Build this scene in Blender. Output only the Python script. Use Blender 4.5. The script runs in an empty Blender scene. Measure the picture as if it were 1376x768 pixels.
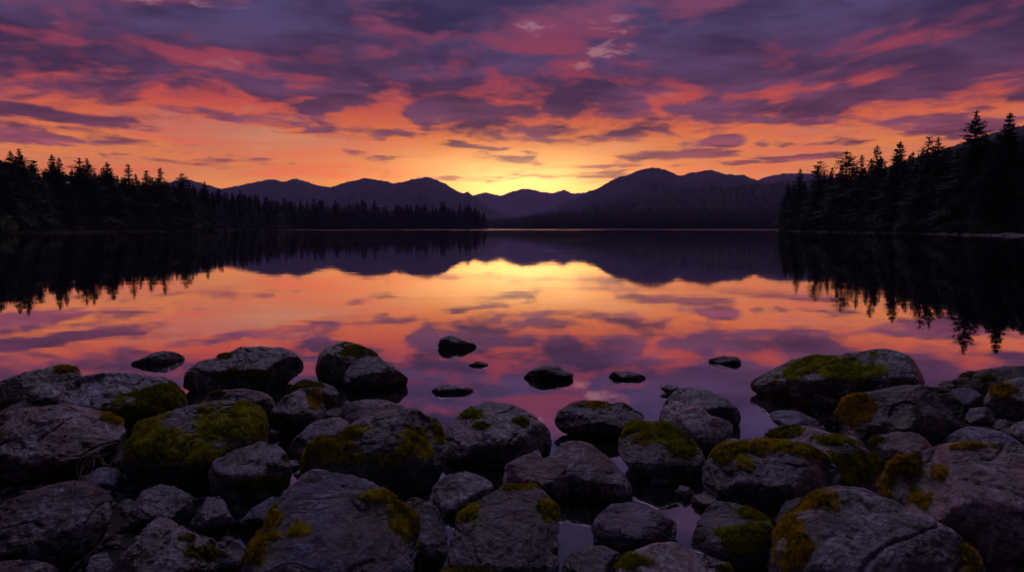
import bpy, bmesh, math, random
import numpy as np
from mathutils import Vector

SC = bpy.context.scene
COL = SC.collection
R = math.radians
random.seed(7)

# ------------------------------------------------------------------ camera
H = 1.3                      # eye height above the lake, metres
F = 917.0                    # focal length in photo pixels (24 mm on 36 mm)
CX, CY, HOR = 688.0, 384.0, 306.2
P = math.atan((CY - HOR) / F)
cam_d = bpy.data.cameras.new('camera')
cam = bpy.data.objects.new('camera', cam_d)
COL.objects.link(cam)
cam.location = (0, 0, H)
cam.rotation_euler = (math.pi / 2 - P, 0, 0)
cam_d.sensor_width = 36.0
cam_d.lens = 36.0 * F / 1376.0
cam_d.clip_start = 0.05
cam_d.clip_end = 60000
SC.camera = cam
FW = np.array([0, math.cos(P), -math.sin(P)])
UP = np.array([0, math.sin(P), math.cos(P)])
RT = np.array([1.0, 0, 0])


def ray(px, py):
    return FW + RT * ((px - CX) / F) + UP * ((CY - py) / F)


def at_y(px, py, y):
    r = ray(px, py)
    return np.array([0, 0, H]) + r * (y / r[1])


def ground_y(py):            # forward distance of the z = 0 point seen at row py
    r = ray(CX, py)
    return H / -r[2] * r[1]


def az_of(px):
    return math.atan((px - CX) / (F * math.cos(P)))


def az_el(px, py):
    r = ray(px, py)
    return math.atan2(r[0], r[1]), math.atan2(r[2], math.hypot(r[0], r[1]))


# ------------------------------------------------------------------ noise
_rng = np.random.RandomState(11)
_perm = _rng.permutation(256).astype(np.int64)
_perm = np.concatenate([_perm, _perm, _perm])
_g = _rng.normal(size=(256, 3))
_g /= np.linalg.norm(_g, axis=1)[:, None]


def gnoise(p):
    p = np.asarray(p, float)
    i = np.floor(p).astype(np.int64)
    f = p - i
    i &= 255
    w = f * f * f * (f * (f * 6 - 15) + 10)
    out = 0
    for dx in (0, 1):
        wx = w[:, 0] if dx else 1 - w[:, 0]
        hx = _perm[i[:, 0] + dx]
        for dy in (0, 1):
            wy = w[:, 1] if dy else 1 - w[:, 1]
            hy = _perm[hx + i[:, 1] + dy]
            for dz in (0, 1):
                wz = w[:, 2] if dz else 1 - w[:, 2]
                h = _perm[hy + i[:, 2] + dz]
                g = _g[h]
                out = out + wx * wy * wz * (g[:, 0] * (f[:, 0] - dx) + g[:, 1] * (f[:, 1] - dy) + g[:, 2] * (f[:, 2] - dz))
    return out


def fbm(p, octaves=4, gain=0.5, lac=2.1):
    a, s, o = 1.0, 0.0, np.asarray(p, float)
    for k in range(octaves):
        s = s + a * gnoise(o + 17.3 * k)
        o = o * lac
        a *= gain
    return s


# ------------------------------------------------------------------ object helpers
def tag(o, label=None, cat=None, group=None, kind=None):
    if label: o['label'] = label
    if cat: o['category'] = cat
    if group: o['group'] = group
    if kind: o['kind'] = kind
    return o


def mesh_obj(name, verts, faces, mat, parent=None, smooth=True, loc=(0, 0, 0)):
    me = bpy.data.meshes.new(name)
    verts = np.asarray(verts, np.float32)
    me.vertices.add(len(verts))
    me.vertices.foreach_set('co', verts.ravel())
    if isinstance(faces, np.ndarray):
        n, k = faces.shape
        me.loops.add(n * k)
        me.loops.foreach_set('vertex_index', faces.astype(np.int32).ravel())
        me.polygons.add(n)
        me.polygons.foreach_set('loop_start', (np.arange(n) * k).astype(np.int32))
        me.polygons.foreach_set('loop_total', np.full(n, k, np.int32))
    else:
        tot = [len(f) for f in faces]
        flat = [i for f in faces for i in f]
        me.loops.add(len(flat))
        me.loops.foreach_set('vertex_index', np.array(flat, np.int32))
        me.polygons.add(len(tot))
        me.polygons.foreach_set('loop_start', np.concatenate([[0], np.cumsum(tot)[:-1]]).astype(np.int32))
        me.polygons.foreach_set('loop_total', np.array(tot, np.int32))
    me.update(calc_edges=True)
    me.validate()
    if smooth:
        me.polygons.foreach_set('use_smooth', np.ones(len(me.polygons), bool))
    if mat: me.materials.append(mat)
    o = bpy.data.objects.new(name, me)
    COL.objects.link(o)
    o.location = loc
    if parent: o.parent = parent
    return o


# ------------------------------------------------------------------ node helpers
class NT:
    def __init__(self, tree):
        self.t = tree
        self.n = tree.nodes
        self.l = tree.links

    def new(self, typ, **kw):
        n = self.n.new(typ)
        for k, v in kw.items(): setattr(n, k, v)
        return n

    def put(self, sock, v):
        if v is None: return
        if isinstance(v, bpy.types.NodeSocket): self.l.new(v, sock)
        else:
            if hasattr(sock.default_value, '__len__') and len(sock.default_value) == 4 and len(v) == 3: v = (*v, 1)
            sock.default_value = v

    def m(self, op, a, b=None, c=None, clamp=False):
        n = self.new('ShaderNodeMath', operation=op, use_clamp=clamp)
        self.put(n.inputs[0], a)
        if b is not None: self.put(n.inputs[1], b)
        if c is not None: self.put(n.inputs[2], c)
        return n.outputs[0]

    def vm(self, op, a, b=None):
        n = self.new('ShaderNodeVectorMath', operation=op)
        self.put(n.inputs[0], a)
        if b is not None: self.put(n.inputs[1], b)
        return n.outputs[0]

    def mix(self, f, a, b, blend='MIX', clamp=True):
        n = self.new('ShaderNodeMix', data_type='RGBA', blend_type=blend)
        n.clamp_factor = clamp
        self.put(n.inputs[0], f); self.put(n.inputs[6], a); self.put(n.inputs[7], b)
        return n.outputs[2]

    def mixf(self, f, a, b):
        n = self.new('ShaderNodeMix', data_type='FLOAT')
        self.put(n.inputs[0], f); self.put(n.inputs[2], a); self.put(n.inputs[3], b)
        return n.outputs[0]

    def step(self, v, lo, hi, a=0.0, b=1.0, smooth=True):
        n = self.new('ShaderNodeMapRange', interpolation_type='SMOOTHSTEP' if smooth else 'LINEAR')
        self.put(n.inputs[0], v); self.put(n.inputs[1], lo); self.put(n.inputs[2], hi); self.put(n.inputs[3], a); self.put(n.inputs[4], b)
        return n.outputs[0]

    def ramp(self, v, stops, interp='LINEAR'):
        n = self.new('ShaderNodeValToRGB')
        n.color_ramp.interpolation = interp
        e = n.color_ramp.elements
        while len(e) < len(stops): e.new(0.5)
        for k, (p, c) in enumerate(stops):
            e[k].position = p
            e[k].color = (*c, 1) if hasattr(c, '__len__') else (c, c, c, 1)
        self.put(n.inputs[0], v)
        return n.outputs[0]

    def noise(self, vec, scale, detail=4, rough=0.5, dist=0.0, lac=2.0):
        n = self.new('ShaderNodeTexNoise')
        n.inputs['Scale'].default_value = scale
        n.inputs['Detail'].default_value = detail
        n.inputs['Roughness'].default_value = rough
        n.inputs['Lacunarity'].default_value = lac
        n.inputs['Distortion'].default_value = dist
        if vec is not None: self.l.new(vec, n.inputs['Vector'])
        return n.outputs['Fac']


def material(name):
    m = bpy.data.materials.new(name)
    m.use_nodes = True
    nt = NT(m.node_tree)
    nt.n.clear()
    out = nt.new('ShaderNodeOutputMaterial')
    return m, nt, out


# ------------------------------------------------------------------ sky
SUN_AZ, SUN_EL = az_el(700, 262)


def build_world():
    w = bpy.data.worlds.new('World')
    SC.world = w
    w.use_nodes = True
    nt = NT(w.node_tree)
    nt.n.clear()
    out = nt.new('ShaderNodeOutputWorld')
    tc = nt.new('ShaderNodeTexCoord')
    d = tc.outputs['Generated']
    sx = nt.new('ShaderNodeSeparateXYZ'); nt.l.new(d, sx.inputs[0])
    X, Y, Z = sx.outputs
    az = nt.m('ARCTAN2', X, Y)
    Zc = nt.m('MAXIMUM', Z, 0.0)
    el = nt.m('ARCSINE', nt.m('MINIMUM', Zc, 1.0))
    azd = nt.m('MULTIPLY', az, 180 / math.pi)
    eld = nt.m('MULTIPLY', el, 180 / math.pi)
    # cloud sheet coordinates: a flat deck overhead seen in perspective
    den = nt.m('ADD', Zc, 0.085)
    cv = nt.new('ShaderNodeCombineXYZ')
    nt.put(cv.inputs[0], nt.m('MULTIPLY', nt.m('DIVIDE', X, den), 0.95))
    nt.put(cv.inputs[1], nt.m('MULTIPLY', nt.m('DIVIDE', Y, den), 0.80))
    cv.inputs[2].default_value = 3.7
    pc = cv.outputs[0]
    warp = nt.new('ShaderNodeTexNoise'); warp.inputs['Scale'].default_value = 0.9; warp.inputs['Detail'].default_value = 3
    nt.l.new(pc, warp.inputs['Vector'])
    wv = nt.vm('SCALE', nt.vm('SUBTRACT', warp.outputs['Color'], (0.5, 0.5, 0.5))); 
    wv.node.inputs['Scale'].default_value = 0.5
    pw = nt.vm('ADD', pc, wv)
    n1 = nt.noise(pw, 0.95, 8, 0.64)
    n2 = nt.noise(nt.vm('ADD', pw, (11.3, 4.2, 1.0)), 2.1, 8, 0.66)
    vw = nt.new('ShaderNodeTexNoise'); vw.inputs['Scale'].default_value = 3.0; vw.inputs['Detail'].default_value = 3
    nt.l.new(pw, vw.inputs['Vector'])
    vs = nt.vm('SCALE', vw.outputs['Color']); vs.node.inputs['Scale'].default_value = 0.55
    vo = nt.new('ShaderNodeTexVoronoi', feature='SMOOTH_F1')
    vo.inputs['Scale'].default_value = 2.6; vo.inputs['Smoothness'].default_value = 0.7; vo.inputs['Detail'].default_value = 1; vo.inputs['Roughness'].default_value = 0.55
    nt.l.new(nt.vm('ADD', pw, vs), vo.inputs['Vector'])
    puff = nt.m('SUBTRACT', 0.90, vo.outputs['Distance'])          # rounded billows
    n3 = nt.noise(nt.vm('ADD', pw, (3.1, 14.2, 5.0)), 0.55, 5, 0.5)
    # lower edge of the cloud deck by azimuth
    edge_px = [(-300, 150), (0, 158), (120, 146), (220, 142), (330, 152), (430, 170), (520, 194), (640, 212), (760, 214), (880, 206),
               (1000, 190), (1100, 172), (1200, 160), (1376, 146), (1700, 120)]
    stops = []
    for px, py in edge_px:
        a, e = az_el(px, py)
        stops.append(((math.degrees(a) + 60) / 120, math.degrees(e) / 20))
    eb = nt.m('MULTIPLY', nt.ramp(nt.m('DIVIDE', nt.m('ADD', azd, 60.0), 120.0), stops, 'EASE'), 20.0)
    rel = nt.m('SUBTRACT', eld, eb)
    cov = nt.ramp(nt.m('DIVIDE', nt.m('ADD', rel, 8.0), 28.0), [(0.0, 0.02), (0.17, 0.15), (0.24, 0.36), (0.32, 0.62), (0.45, 0.80), (0.66, 0.80), (0.85, 0.82), (1.0, 0.74)])
    D = nt.m('ADD', nt.m('ADD', nt.m('MULTIPLY', nt.m('SUBTRACT', n1, 0.5), 1.05), nt.m('MULTIPLY', puff, 0.34)), nt.m('SUBTRACT', cov, 0.475))
    # separate long streaks and small clouds below the deck
    fr = nt.noise(nt.vm('MULTIPLY', d, (1.0, 1.0, 6.0)), 7.0, 10, 0.65, 0.3)
    fo = nt.m('MULTIPLY', nt.m('SUBTRACT', fr, 0.5), 2.2)
    bands = None
    for (px, py, lw, th, slope, amp) in [
            (250, 214, 235, 11, 0.035, 1.0), (70, 180, 210, 17, 0.05, 1.05), (20, 150, 190, 11, 0.07, 1.0), (330, 160, 120, 7, 0.10, 0.7), (180, 196, 120, 4, 0.05, .6),
            (973, 188, 36, 10, 0.0, 1.15), (1038, 191, 28, 7, 0.05, 1.0), (915, 208, 80, 8, -0.03, 1.0), (1085, 211, 120, 5, -0.06, 0.9),
            (585, 187, 52, 7, 0.15, .75), (600, 239, 110, 4, 0.01, 0.55), (810, 236, 130, 4, 0.0, 0.55), (690, 214, 60, 5, 0, .6), (1270, 180, 130, 11, -0.1, .9),
            (760, 224, 90, 3, 0.0, .5), (480, 226, 120, 4, 0.02, .5), (1180, 186, 60, 5, -.05, .7)]:
        a0, e0 = az_el(px, py)
        da = nt.m('MULTIPLY', nt.m('SUBTRACT', az, a0), F / (lw * math.cos(a0) ** 2))
        de = nt.m('ADD', nt.m('SUBTRACT', el, e0), nt.m('MULTIPLY', nt.m('SUBTRACT', az, a0), slope))
        de = nt.m('MULTIPLY', de, F / th / math.cos(a0))
        q = nt.m('ADD', nt.m('MULTIPLY', da, da), nt.m('MULTIPLY', de, de))
        q = nt.m('ADD', q, nt.m('MULTIPLY', fo, -1.8))
        b = nt.m('MULTIPLY', nt.step(q, 1.6, -0.2), amp)
        bands = b if bands is None else nt.m('MAXIMUM', bands, b)
    # faint high veils in the open strip
    veil = nt.noise(nt.vm('MULTIPLY', d, (1.0, 1.0, 7.0)), 5.5, 7, 0.6, 0.4)
    side = nt.step(nt.m('ABSOLUTE', azd), 50.0, 120.0)
    Dd = nt.m('ADD', D, nt.m('MULTIPLY', bands, 0.50))
    dens = nt.step(Dd, -0.10, 0.14)
    thick = nt.step(nt.m('ADD', nt.m('ADD', Dd, nt.m('MULTIPLY', nt.step(eld, 6.5, 12.0), 0.05)), nt.m('ADD', nt.m('ADD', nt.m('MULTIPLY', puff, 0.55), nt.m('MULTIPLY', nt.m('SUBTRACT', n2, 0.5), 2.0)), nt.m('MULTIPLY', nt.m('SUBTRACT', n3, 0.5), 0.6))), 0.03, 0.52)
    t = nt.m('DIVIDE', eld, 30.0)
    clear = nt.ramp(t, [(0.0, (1.05, .30, .036)), (0.12, (1.05, .33, .055)), (0.20, (.88, .22, .075)), (0.28, (.70, .25, .17)), (0.36, (.56, .23, .24)),
                        (0.5, (.50, .23, .34)), (0.62, (.44, .27, .42)), (0.80, (.16, .14, .24)), (1.0, (.12, .115, .20))])
    clear = nt.mix(nt.m('MULTIPLY', nt.step(veil, 0.45, 0.60), 0.8), clear, nt.mix(1.0, clear, (1.2, .55, .60), 'MULTIPLY'))
    clear = nt.mix(nt.m('MULTIPLY', nt.step(veil, 0.46, 0.34), 0.45), clear, nt.mix(1.0, clear, (1.15, 1.45, 1.5), 'MULTIPLY'))
    lit = nt.ramp(t, [(0.0, (1.0, .30, .05)), (0.20, (1.15, .36, .055)), (0.26, (1.1, .22, .045)), (0.32, (.80, .105, .055)), (0.40, (.42, .058, .085)),
                      (0.50, (.27, .055, .115)), (0.62, (.22, .075, .17)), (0.85, (.09, .07, .14)), (1.0, (.08, .07, .14))])
    dark = nt.ramp(t, [(0.0, (.62, .15, .06)), (0.12, (.52, .11, .08)), (0.20, (.30, .070, .10)), (0.28, (.160, .046, .094)), (0.38, (.076, .034, .088)),
                       (0.52, (.048, .037, .102)), (0.66, (.040, .037, .102)), (0.85, (.034, .033, .080)), (1.0, (.036, .035, .080))])
    n4 = nt.noise(nt.vm('MULTIPLY', nt.vm('ADD', pw, (7.7, 2.1, 3.0)), (0.8, 1.3, 1.0)), 1.9, 8, 0.66, 0.0)
    dark = nt.mix(nt.m('MULTIPLY', nt.step(n4, 0.44, 0.66), 0.9), dark, nt.mix(1.0, dark, (1.9, 1.95, 1.85), 'MULTIPLY'))
    dark = nt.mix(nt.m('MULTIPLY', nt.step(n4, 0.50, 0.36), 0.9), dark, nt.mix(1.0, dark, (.50, .60, .72), 'MULTIPLY'))
    # glow of the sun that has just gone behind the ridge
    def gl(wa, we, e0, amp, col):
        A = nt.m('DIVIDE', nt.m('SUBTRACT', azd, math.degrees(SUN_AZ)), wa)
        E = nt.m('DIVIDE', nt.m('SUBTRACT', eld, e0), we)
        g = nt.m('MULTIPLY', nt.m('EXPONENT', nt.m('MULTIPLY', nt.m('ADD', nt.m('MULTIPLY', A, A), nt.m('MULTIPLY', E, E)), -1.0)), amp)
        return g, col
    g1, c1 = gl(8.0, 2.3, 3.5, 1.0, (1.7, 1.45, .55))
    g2, c2 = gl(19.0, 4.2, 3.4, 1.0, (.32, .17, .01))
    def addglow(c, k):
        c = nt.mix(nt.m('MULTIPLY', g2, k), c, nt.mix(1.0, c, c2, 'ADD'))
        return nt.mix(nt.m('MULTIPLY', g1, k), c, nt.mix(1.0, c, c1, 'ADD'))
    clear = addglow(clear, 1.0)
    lit = addglow(lit, 0.9)
    dark = addglow(dark, 0.45)
    # a real daylight model behind the broken cloud
    sky = nt.new('ShaderNodeTexSky', sky_type='NISHITA')
    sky.sun_disc = False
    sky.sun_elevation = R(1.6)
    sky.sun_rotation = SUN_AZ
    clear = nt.mix(0.02, clear, nt.mix(1.0, clear, sky.outputs[0], 'ADD'))
    # the half of the sky away from the sun is dim and blue
    away = nt.ramp(t, [(0.0, (.012, .010, .018)), (0.3, (.013, .012, .024)), (0.6, (.020, .019, .040)), (0.85, (.030, .029, .060)), (1.0, (.034, .034, .070))])
    clear = nt.mix(side, clear, nt.mix(1.0, away, (1.6, 1.6, 1.6), 'MULTIPLY'))
    lit = nt.mix(side, lit, away)
    dark = nt.mix(side, dark, nt.mix(1.0, away, (.6, .6, .6), 'MULTIPLY'))
    cloud = nt.mix(thick, lit, dark)
    colr = nt.mix(dens, clear, cloud)
    # bright breaks high in the deck
    hole = nt.m('MULTIPLY', nt.step(n2, 0.41, 0.33), nt.step(eld, 7.5, 13.0))
    hole = nt.m('MULTIPLY', hole, nt.step(n3, 0.56, 0.46))
    hole = nt.m('MULTIPLY', hole, nt.step(side, 0.6, 0.1))
    colr = nt.mix(nt.m('MULTIPLY', hole, 0.5), colr, nt.ramp(t, [(0.25, (.75, .25, .12)), (0.36, (.7, .3, .25)), (0.6, (.55, .36, .52)), (0.8, (.2, .18, .3)), (1.0, (.12, .11, .2))]))
    # lilac glow added high ahead, out of view, to light the boulder tops
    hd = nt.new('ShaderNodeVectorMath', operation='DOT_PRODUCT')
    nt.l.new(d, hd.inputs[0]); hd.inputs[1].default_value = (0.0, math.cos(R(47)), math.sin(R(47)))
    thin = nt.m('MULTIPLY', nt.step(hd.outputs['Value'], 0.940, 0.990), nt.step(n3, 0.30, 0.60, 0.6, 1.0))  # mask of the added glow, not actual thin cloud
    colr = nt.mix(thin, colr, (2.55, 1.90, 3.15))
    colr = nt.mix(nt.step(eld, 9.0, 1.0), colr, nt.mix(1.0, colr, (2.0, 1.65, 1.4), 'MULTIPLY'))     # the low strip is brightest
    bg = nt.new('ShaderNodeBackground')
    nt.l.new(colr, bg.inputs[0])
    bg.inputs[1].default_value = 1.0
    nt.l.new(bg.outputs[0], out.inputs[0])
    w.cycles.sampling_method = 'MANUAL'
    w.cycles.sample_map_resolution = 1024


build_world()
sun_d = bpy.data.lights.new('sun', 'SUN')
sun_d.energy = 2.0
sun_d.angle = R(0.53)
sun_d.color = (1.0, 0.42, 0.20)
sun = bpy.data.objects.new('sun', sun_d)
COL.objects.link(sun)
_e = R(1.6)                 # just set behind the ridge
sun.rotation_euler = Vector((-math.sin(SUN_AZ) * math.cos(_e), -math.cos(SUN_AZ) * math.cos(_e), -math.sin(_e))).to_track_quat('-Z', 'Y').to_euler()


# ------------------------------------------------------------------ materials
def mat_rock():
    m, nt, out = material('boulder_stone')
    tc = nt.new('ShaderNodeTexCoord')
    oi = nt.new('ShaderNodeObjectInfo')
    off = nt.new('ShaderNodeCombineXYZ')
    for k, s in enumerate((37.0, 91.0, 53.0)): nt.put(off.inputs[k], nt.m('MULTIPLY', oi.outputs['Random'], s))
    v = nt.vm('ADD', tc.outputs['Object'], off.outputs[0])
    a = nt.noise(v, 3.2, 6, 0.6, 0.6)
    b = nt.noise(v, 13, 7, 0.65, 0.3)
    c = nt.noise(v, 70, 5, 0.7)
    d = nt.noise(nt.vm('MULTIPLY', v, (1, 1, 3.2)), 5.5, 8, 0.62, 1.2)
    tint = oi.outputs['Color']
    col = nt.mix(nt.step(a, 0.35, 0.65), nt.mix(1.0, tint, (.26, .25, .27), 'MULTIPLY'), tint)
    col = nt.mix(nt.m('MULTIPLY', nt.step(b, 0.40, 0.66), 0.6), col, nt.mix(1.0, tint, (2.0, 2.0, 2.08), 'MULTIPLY'))
    # dark seams and stains
    col = nt.mix(nt.m('MULTIPLY', nt.step(d, 0.52, 0.38), 0.8), col, nt.mix(1.0, tint, (.25, .23, .22), 'MULTIPLY'))
    # shading contrast painted into the colour: edges lightened, hollows darkened
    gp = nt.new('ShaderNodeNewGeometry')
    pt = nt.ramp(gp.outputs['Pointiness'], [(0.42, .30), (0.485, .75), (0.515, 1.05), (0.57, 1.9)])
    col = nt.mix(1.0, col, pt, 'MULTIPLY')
    # mineral speckle
    col = nt.mix(nt.m('MULTIPLY', nt.step(c, 0.56, 0.68), 0.6), col, nt.mix(1.0, tint, (2.2, 2.15, 2.2), 'MULTIPLY'))
    col = nt.mix(nt.m('MULTIPLY', nt.step(c, 0.44, 0.34), 0.6), col, (.018, .017, .018))
    gm = nt.new('ShaderNodeGamma'); nt.l.new(col, gm.inputs[0]); gm.inputs[1].default_value = 1.55
    col = nt.mix(1.0, gm.outputs[0], (3.1, 3.0, 3.15), 'MULTIPLY')
    # pale lichen crust
    l1 = nt.noise(nt.vm('ADD', v, (5, 9, 2)), 5.0, 9, 0.68, 0.4)
    l2 = nt.noise(v, 38, 5, 0.75)
    lich = nt.m('MULTIPLY', nt.step(nt.m('ADD', l1, nt.m('MULTIPLY', nt.m('SUBTRACT', nt.m('FRACT', nt.m('MULTIPLY', oi.outputs['Random'], 13.7)), 0.5), 0.16)), 0.49, 0.60), nt.step(l2, 0.42, 0.60))
    col = nt.mix(nt.m('MULTIPLY', lich, 0.85), col, (.42, .425, .45))
    at = nt.new('ShaderNodeAttribute', attribute_name='algae')
    col = nt.mix(nt.m('MULTIPLY', at.outputs['Fac'], nt.step(l2, 0.30, 0.58)), col, (.075, .080, .014))
    # thin brownish algae film
    l3 = nt.noise(nt.vm('ADD', v, (15, 2, 7)), 4.0, 6, 0.6)
    col = nt.mix(nt.m('MULTIPLY', nt.step(l3, 0.55, 0.72), 0.5), col, (.055, .045, .022))
    # the splash zone just above the lake is soaked
    geo = nt.new('ShaderNodeNewGeometry')
    gs = nt.new('ShaderNodeSeparateXYZ'); nt.l.new(geo.outputs['Position'], gs.inputs[0])
    wet = nt.step(nt.m('ADD', gs.outputs[2], nt.m('MULTIPLY', nt.m('SUBTRACT', a, 0.5), 0.14)), 0.055, 0.025)
    col = nt.mix(wet, col, nt.mix(1.0, col, (.42, .40, .38), 'MULTIPLY'))
    bs = nt.new('ShaderNodeBsdfPrincipled')
    nt.l.new(col, bs.inputs['Base Color'])
    nt.put(bs.inputs['Roughness'], nt.mixf(wet, nt.step(b, 0.3, 0.7, 0.26, 0.52), 0.12))
    bs.inputs['Specular IOR Level'].default_value = 0.75
    hgt = nt.m('ADD', nt.m('MULTIPLY', nt.noise(v, 17, 10, 0.68, 0.5), 0.050), nt.m('MULTIPLY', c, 0.010))
    hgt = nt.m('ADD', hgt, nt.m('MULTIPLY', nt.step(d, 0.36, 0.5), 0.018))
    hgt = nt.m('ADD', hgt, nt.m('MULTIPLY', lich, 0.003))
    bp = nt.new('ShaderNodeBump')
    rv = nt.m('FRACT', nt.m('MULTIPLY', oi.outputs['Random'], 7.31))
    nt.put(bp.inputs['Strength'], nt.mixf(rv, 0.45, 1.0))
    bp.inputs['Distance'].default_value = 1.0
    nt.l.new(hgt, bp.inputs['Height'])
    nt.l.new(bp.outputs[0], bs.inputs['Normal'])
    nt.l.new(bs.outputs[0], out.inputs[0])
    return m


def mat_moss():
    m, nt, out = material('moss_green')
    tc = nt.new('ShaderNodeTexCoord')
    oi = nt.new('ShaderNodeObjectInfo')
    v = tc.outputs['Object']
    a = nt.noise(v, 9, 4, 0.6)
    b = nt.noise(v, 60, 3, 0.6)
    c = nt.noise(v, 4.0, 3, 0.5)
    col = nt.mix(nt.step(a, 0.35, 0.65), (.085, .105, .012), (.34, .34, .020))
    col = nt.mix(nt.m('MULTIPLY', nt.step(b, 0.45, 0.7), 0.8), col, (.52, .46, .032))
    col = nt.mix(nt.m('MULTIPLY', nt.step(c, 0.52, 0.66), 0.6), col, (.20, .11, .018))
    col = nt.mix(1.0, nt.mix(1.0, col, (1.15, 1.15, 1.0), 'MULTIPLY'), oi.outputs['Color'], 'MULTIPLY')
    bs = nt.new('ShaderNodeBsdfPrincipled')
    nt.l.new(col, bs.inputs['Base Color'])
    bs.inputs['Roughness'].default_value = 0.9
    bs.inputs['Specular IOR Level'].default_value = 0.15
    tr = nt.new('ShaderNodeBsdfTranslucent')
    nt.l.new(col, tr.inputs[0])
    mx = nt.new('ShaderNodeMixShader'); mx.inputs[0].default_value = 0.35
    nt.l.new(bs.outputs[0], mx.inputs[1]); nt.l.new(tr.outputs[0], mx.inputs[2])
    nt.l.new(mx.outputs[0], out.inputs[0])
    return m


def mat_simple(name, col, rough=0.9, scale=None, col2=None, spec=0.2, bump=0.0, coord='Object', transl=0.0, detail=6):
    m, nt, out = material(name)
    bs = nt.new('ShaderNodeBsdfPrincipled')
    bs.inputs['Roughness'].default_value = rough
    bs.inputs['Specular IOR Level'].default_value = spec
    c = (*col, 1)
    if scale:
        tc = nt.new('ShaderNodeTexCoord')
        n = nt.noise(tc.outputs[coord], scale, detail, 0.6)
        c = nt.mix(nt.step(n, 0.35, 0.65), col, col2)
        if bump:
            bp = nt.new('ShaderNodeBump'); bp.inputs['Distance'].default_value = bump
            nt.l.new(n, bp.inputs['Height']); nt.l.new(bp.outputs[0], bs.inputs['Normal'])
    nt.put(bs.inputs['Base Color'], c)
    o = bs.outputs[0]
    if transl:
        tr = nt.new('ShaderNodeBsdfTranslucent'); nt.put(tr.inputs[0], c)
        mx = nt.new('ShaderNodeMixShader'); mx.inputs[0].default_value = transl
        nt.l.new(o, mx.inputs[1]); nt.l.new(tr.outputs[0], mx.inputs[2]); o = mx.outputs[0]
    nt.l.new(o, out.inputs[0])
    return m


def mat_water():
    m, nt, out = material('lake_water')
    geo = nt.new('ShaderNodeNewGeometry')
    sp = nt.new('ShaderNodeSeparateXYZ'); nt.l.new(geo.outputs['Position'], sp.inputs[0])
    v = geo.outputs['Position']
    dist = nt.vm('LENGTH', v).node.outputs['Value']
    # glassy near the shore, a wind-ruffled strip far out
    n_a = nt.noise(nt.vm('MULTIPLY', v, (0.55, 1.6, 1)), 0.9, 2, 0.5)
    n_b = nt.noise(nt.vm('MULTIPLY', v, (0.8, 1.5, 1)), 5.0, 2, 0.5)
    near = nt.step(dist, 3.0, 30.0, 0.25, 1.0)
    h = nt.m('MULTIPLY', nt.m('ADD', nt.m('MULTIPLY', n_a, 0.0020), nt.m('MULTIPLY', n_b, 0.00022)), near)
    bp = nt.new('ShaderNodeBump')
    bp.inputs['Strength'].default_value = 1.0
    bp.inputs['Distance'].default_value = 1.0
    nt.l.new(h, bp.inputs['Height'])
    ruff = nt.m('MULTIPLY', nt.step(dist, 330.0, 430.0), nt.step(nt.m('ARCTAN2', sp.outputs[0], sp.outputs[1]), -0.40, -0.30))
    ruff = nt.m('MULTIPLY', ruff, nt.step(nt.noise(nt.vm('MULTIPLY', v, (0.5, 0.12, 1)), 0.03, 4, 0.6), 0.34, 0.5, 0.25, 1.0))
    gl = nt.new('ShaderNodeBsdfGlossy')
    gl.distribution = 'GGX'
    nt.put(gl.inputs['Roughness'], nt.m('ADD', nt.step(nt.noise(nt.vm('MULTIPLY', v, (0.35, 1.0, 1)), 0.10, 4, 0.6), 0.48, 0.68, 0.014, 0.060), nt.m('MULTIPLY', ruff, 0.075)))
    gl.inputs['Color'].default_value = (.93, .92, .95, 1)
    nt.l.new(bp.outputs[0], gl.inputs['Normal'])
    tr = nt.new('ShaderNodeBsdfTransparent')
    tr.inputs[0].default_value = (.50, .56, .58, 1)
    lw = nt.new('ShaderNodeLayerWeight'); lw.inputs['Blend'].default_value = 0.5
    f = nt.ramp(lw.outputs['Facing'], [(0.0, .05), (0.35, .10), (0.55, .34), (0.72, .76), (0.86, .92), (1.0, .99)])
    mx = nt.new('ShaderNodeMixShader')
    nt.l.new(f, mx.inputs[0]); nt.l.new(tr.outputs[0], mx.inputs[1]); nt.l.new(gl.outputs[0], mx.inputs[2])
    nt.l.new(mx.outputs[0], out.inputs[0])
    return m


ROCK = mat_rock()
MOSS = mat_moss()
NEEDLE = mat_simple('conifer_needles', (.038, .060, .034), 0.85, 0.35, (.068, .098, .052), 0.15, coord='Object', transl=0.12)
BARK = mat_simple('conifer_bark', (.055, .042, .034), 0.95, 3.0, (.10, .08, .065), 0.1)
LEAF = mat_simple('shrub_leaves', (.06, .085, .04), 0.8, 1.5, (.11, .14, .06), 0.2, transl=0.15)
BANK = mat_simple('bank_soil', (.030, .026, .020), 0.95, 0.6, (.060, .055, .035), 0.2, 0.05, 'Generated')
SOIL = mat_simple('lake_bed_soil', (.010, .0095, .009), 0.7, 4.0, (.028, .026, .024), 0.1, 0.02)
HILLM = mat_simple('forest_floor', (.022, .030, .022), 0.95, 0.02, (.040, .050, .036), 0.1)
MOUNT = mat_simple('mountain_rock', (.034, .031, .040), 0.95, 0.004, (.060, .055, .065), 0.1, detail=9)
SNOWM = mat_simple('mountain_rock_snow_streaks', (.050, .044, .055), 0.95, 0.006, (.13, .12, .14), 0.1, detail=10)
GRAVEL = mat_simple('shore_gravel', (.24, .23, .22), 0.85, 1.2, (.46, .44, .43), 0.3)
PEBBLE = mat_simple('dark_pebbles', (.022, .021, .023), 0.6, 9.0, (.060, .057, .060), 0.4)
STRAW = mat_simple('dry_straw', (.30, .25, .16), 0.8, 20, (.42, .36, .24), 0.2, transl=0.2)
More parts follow.
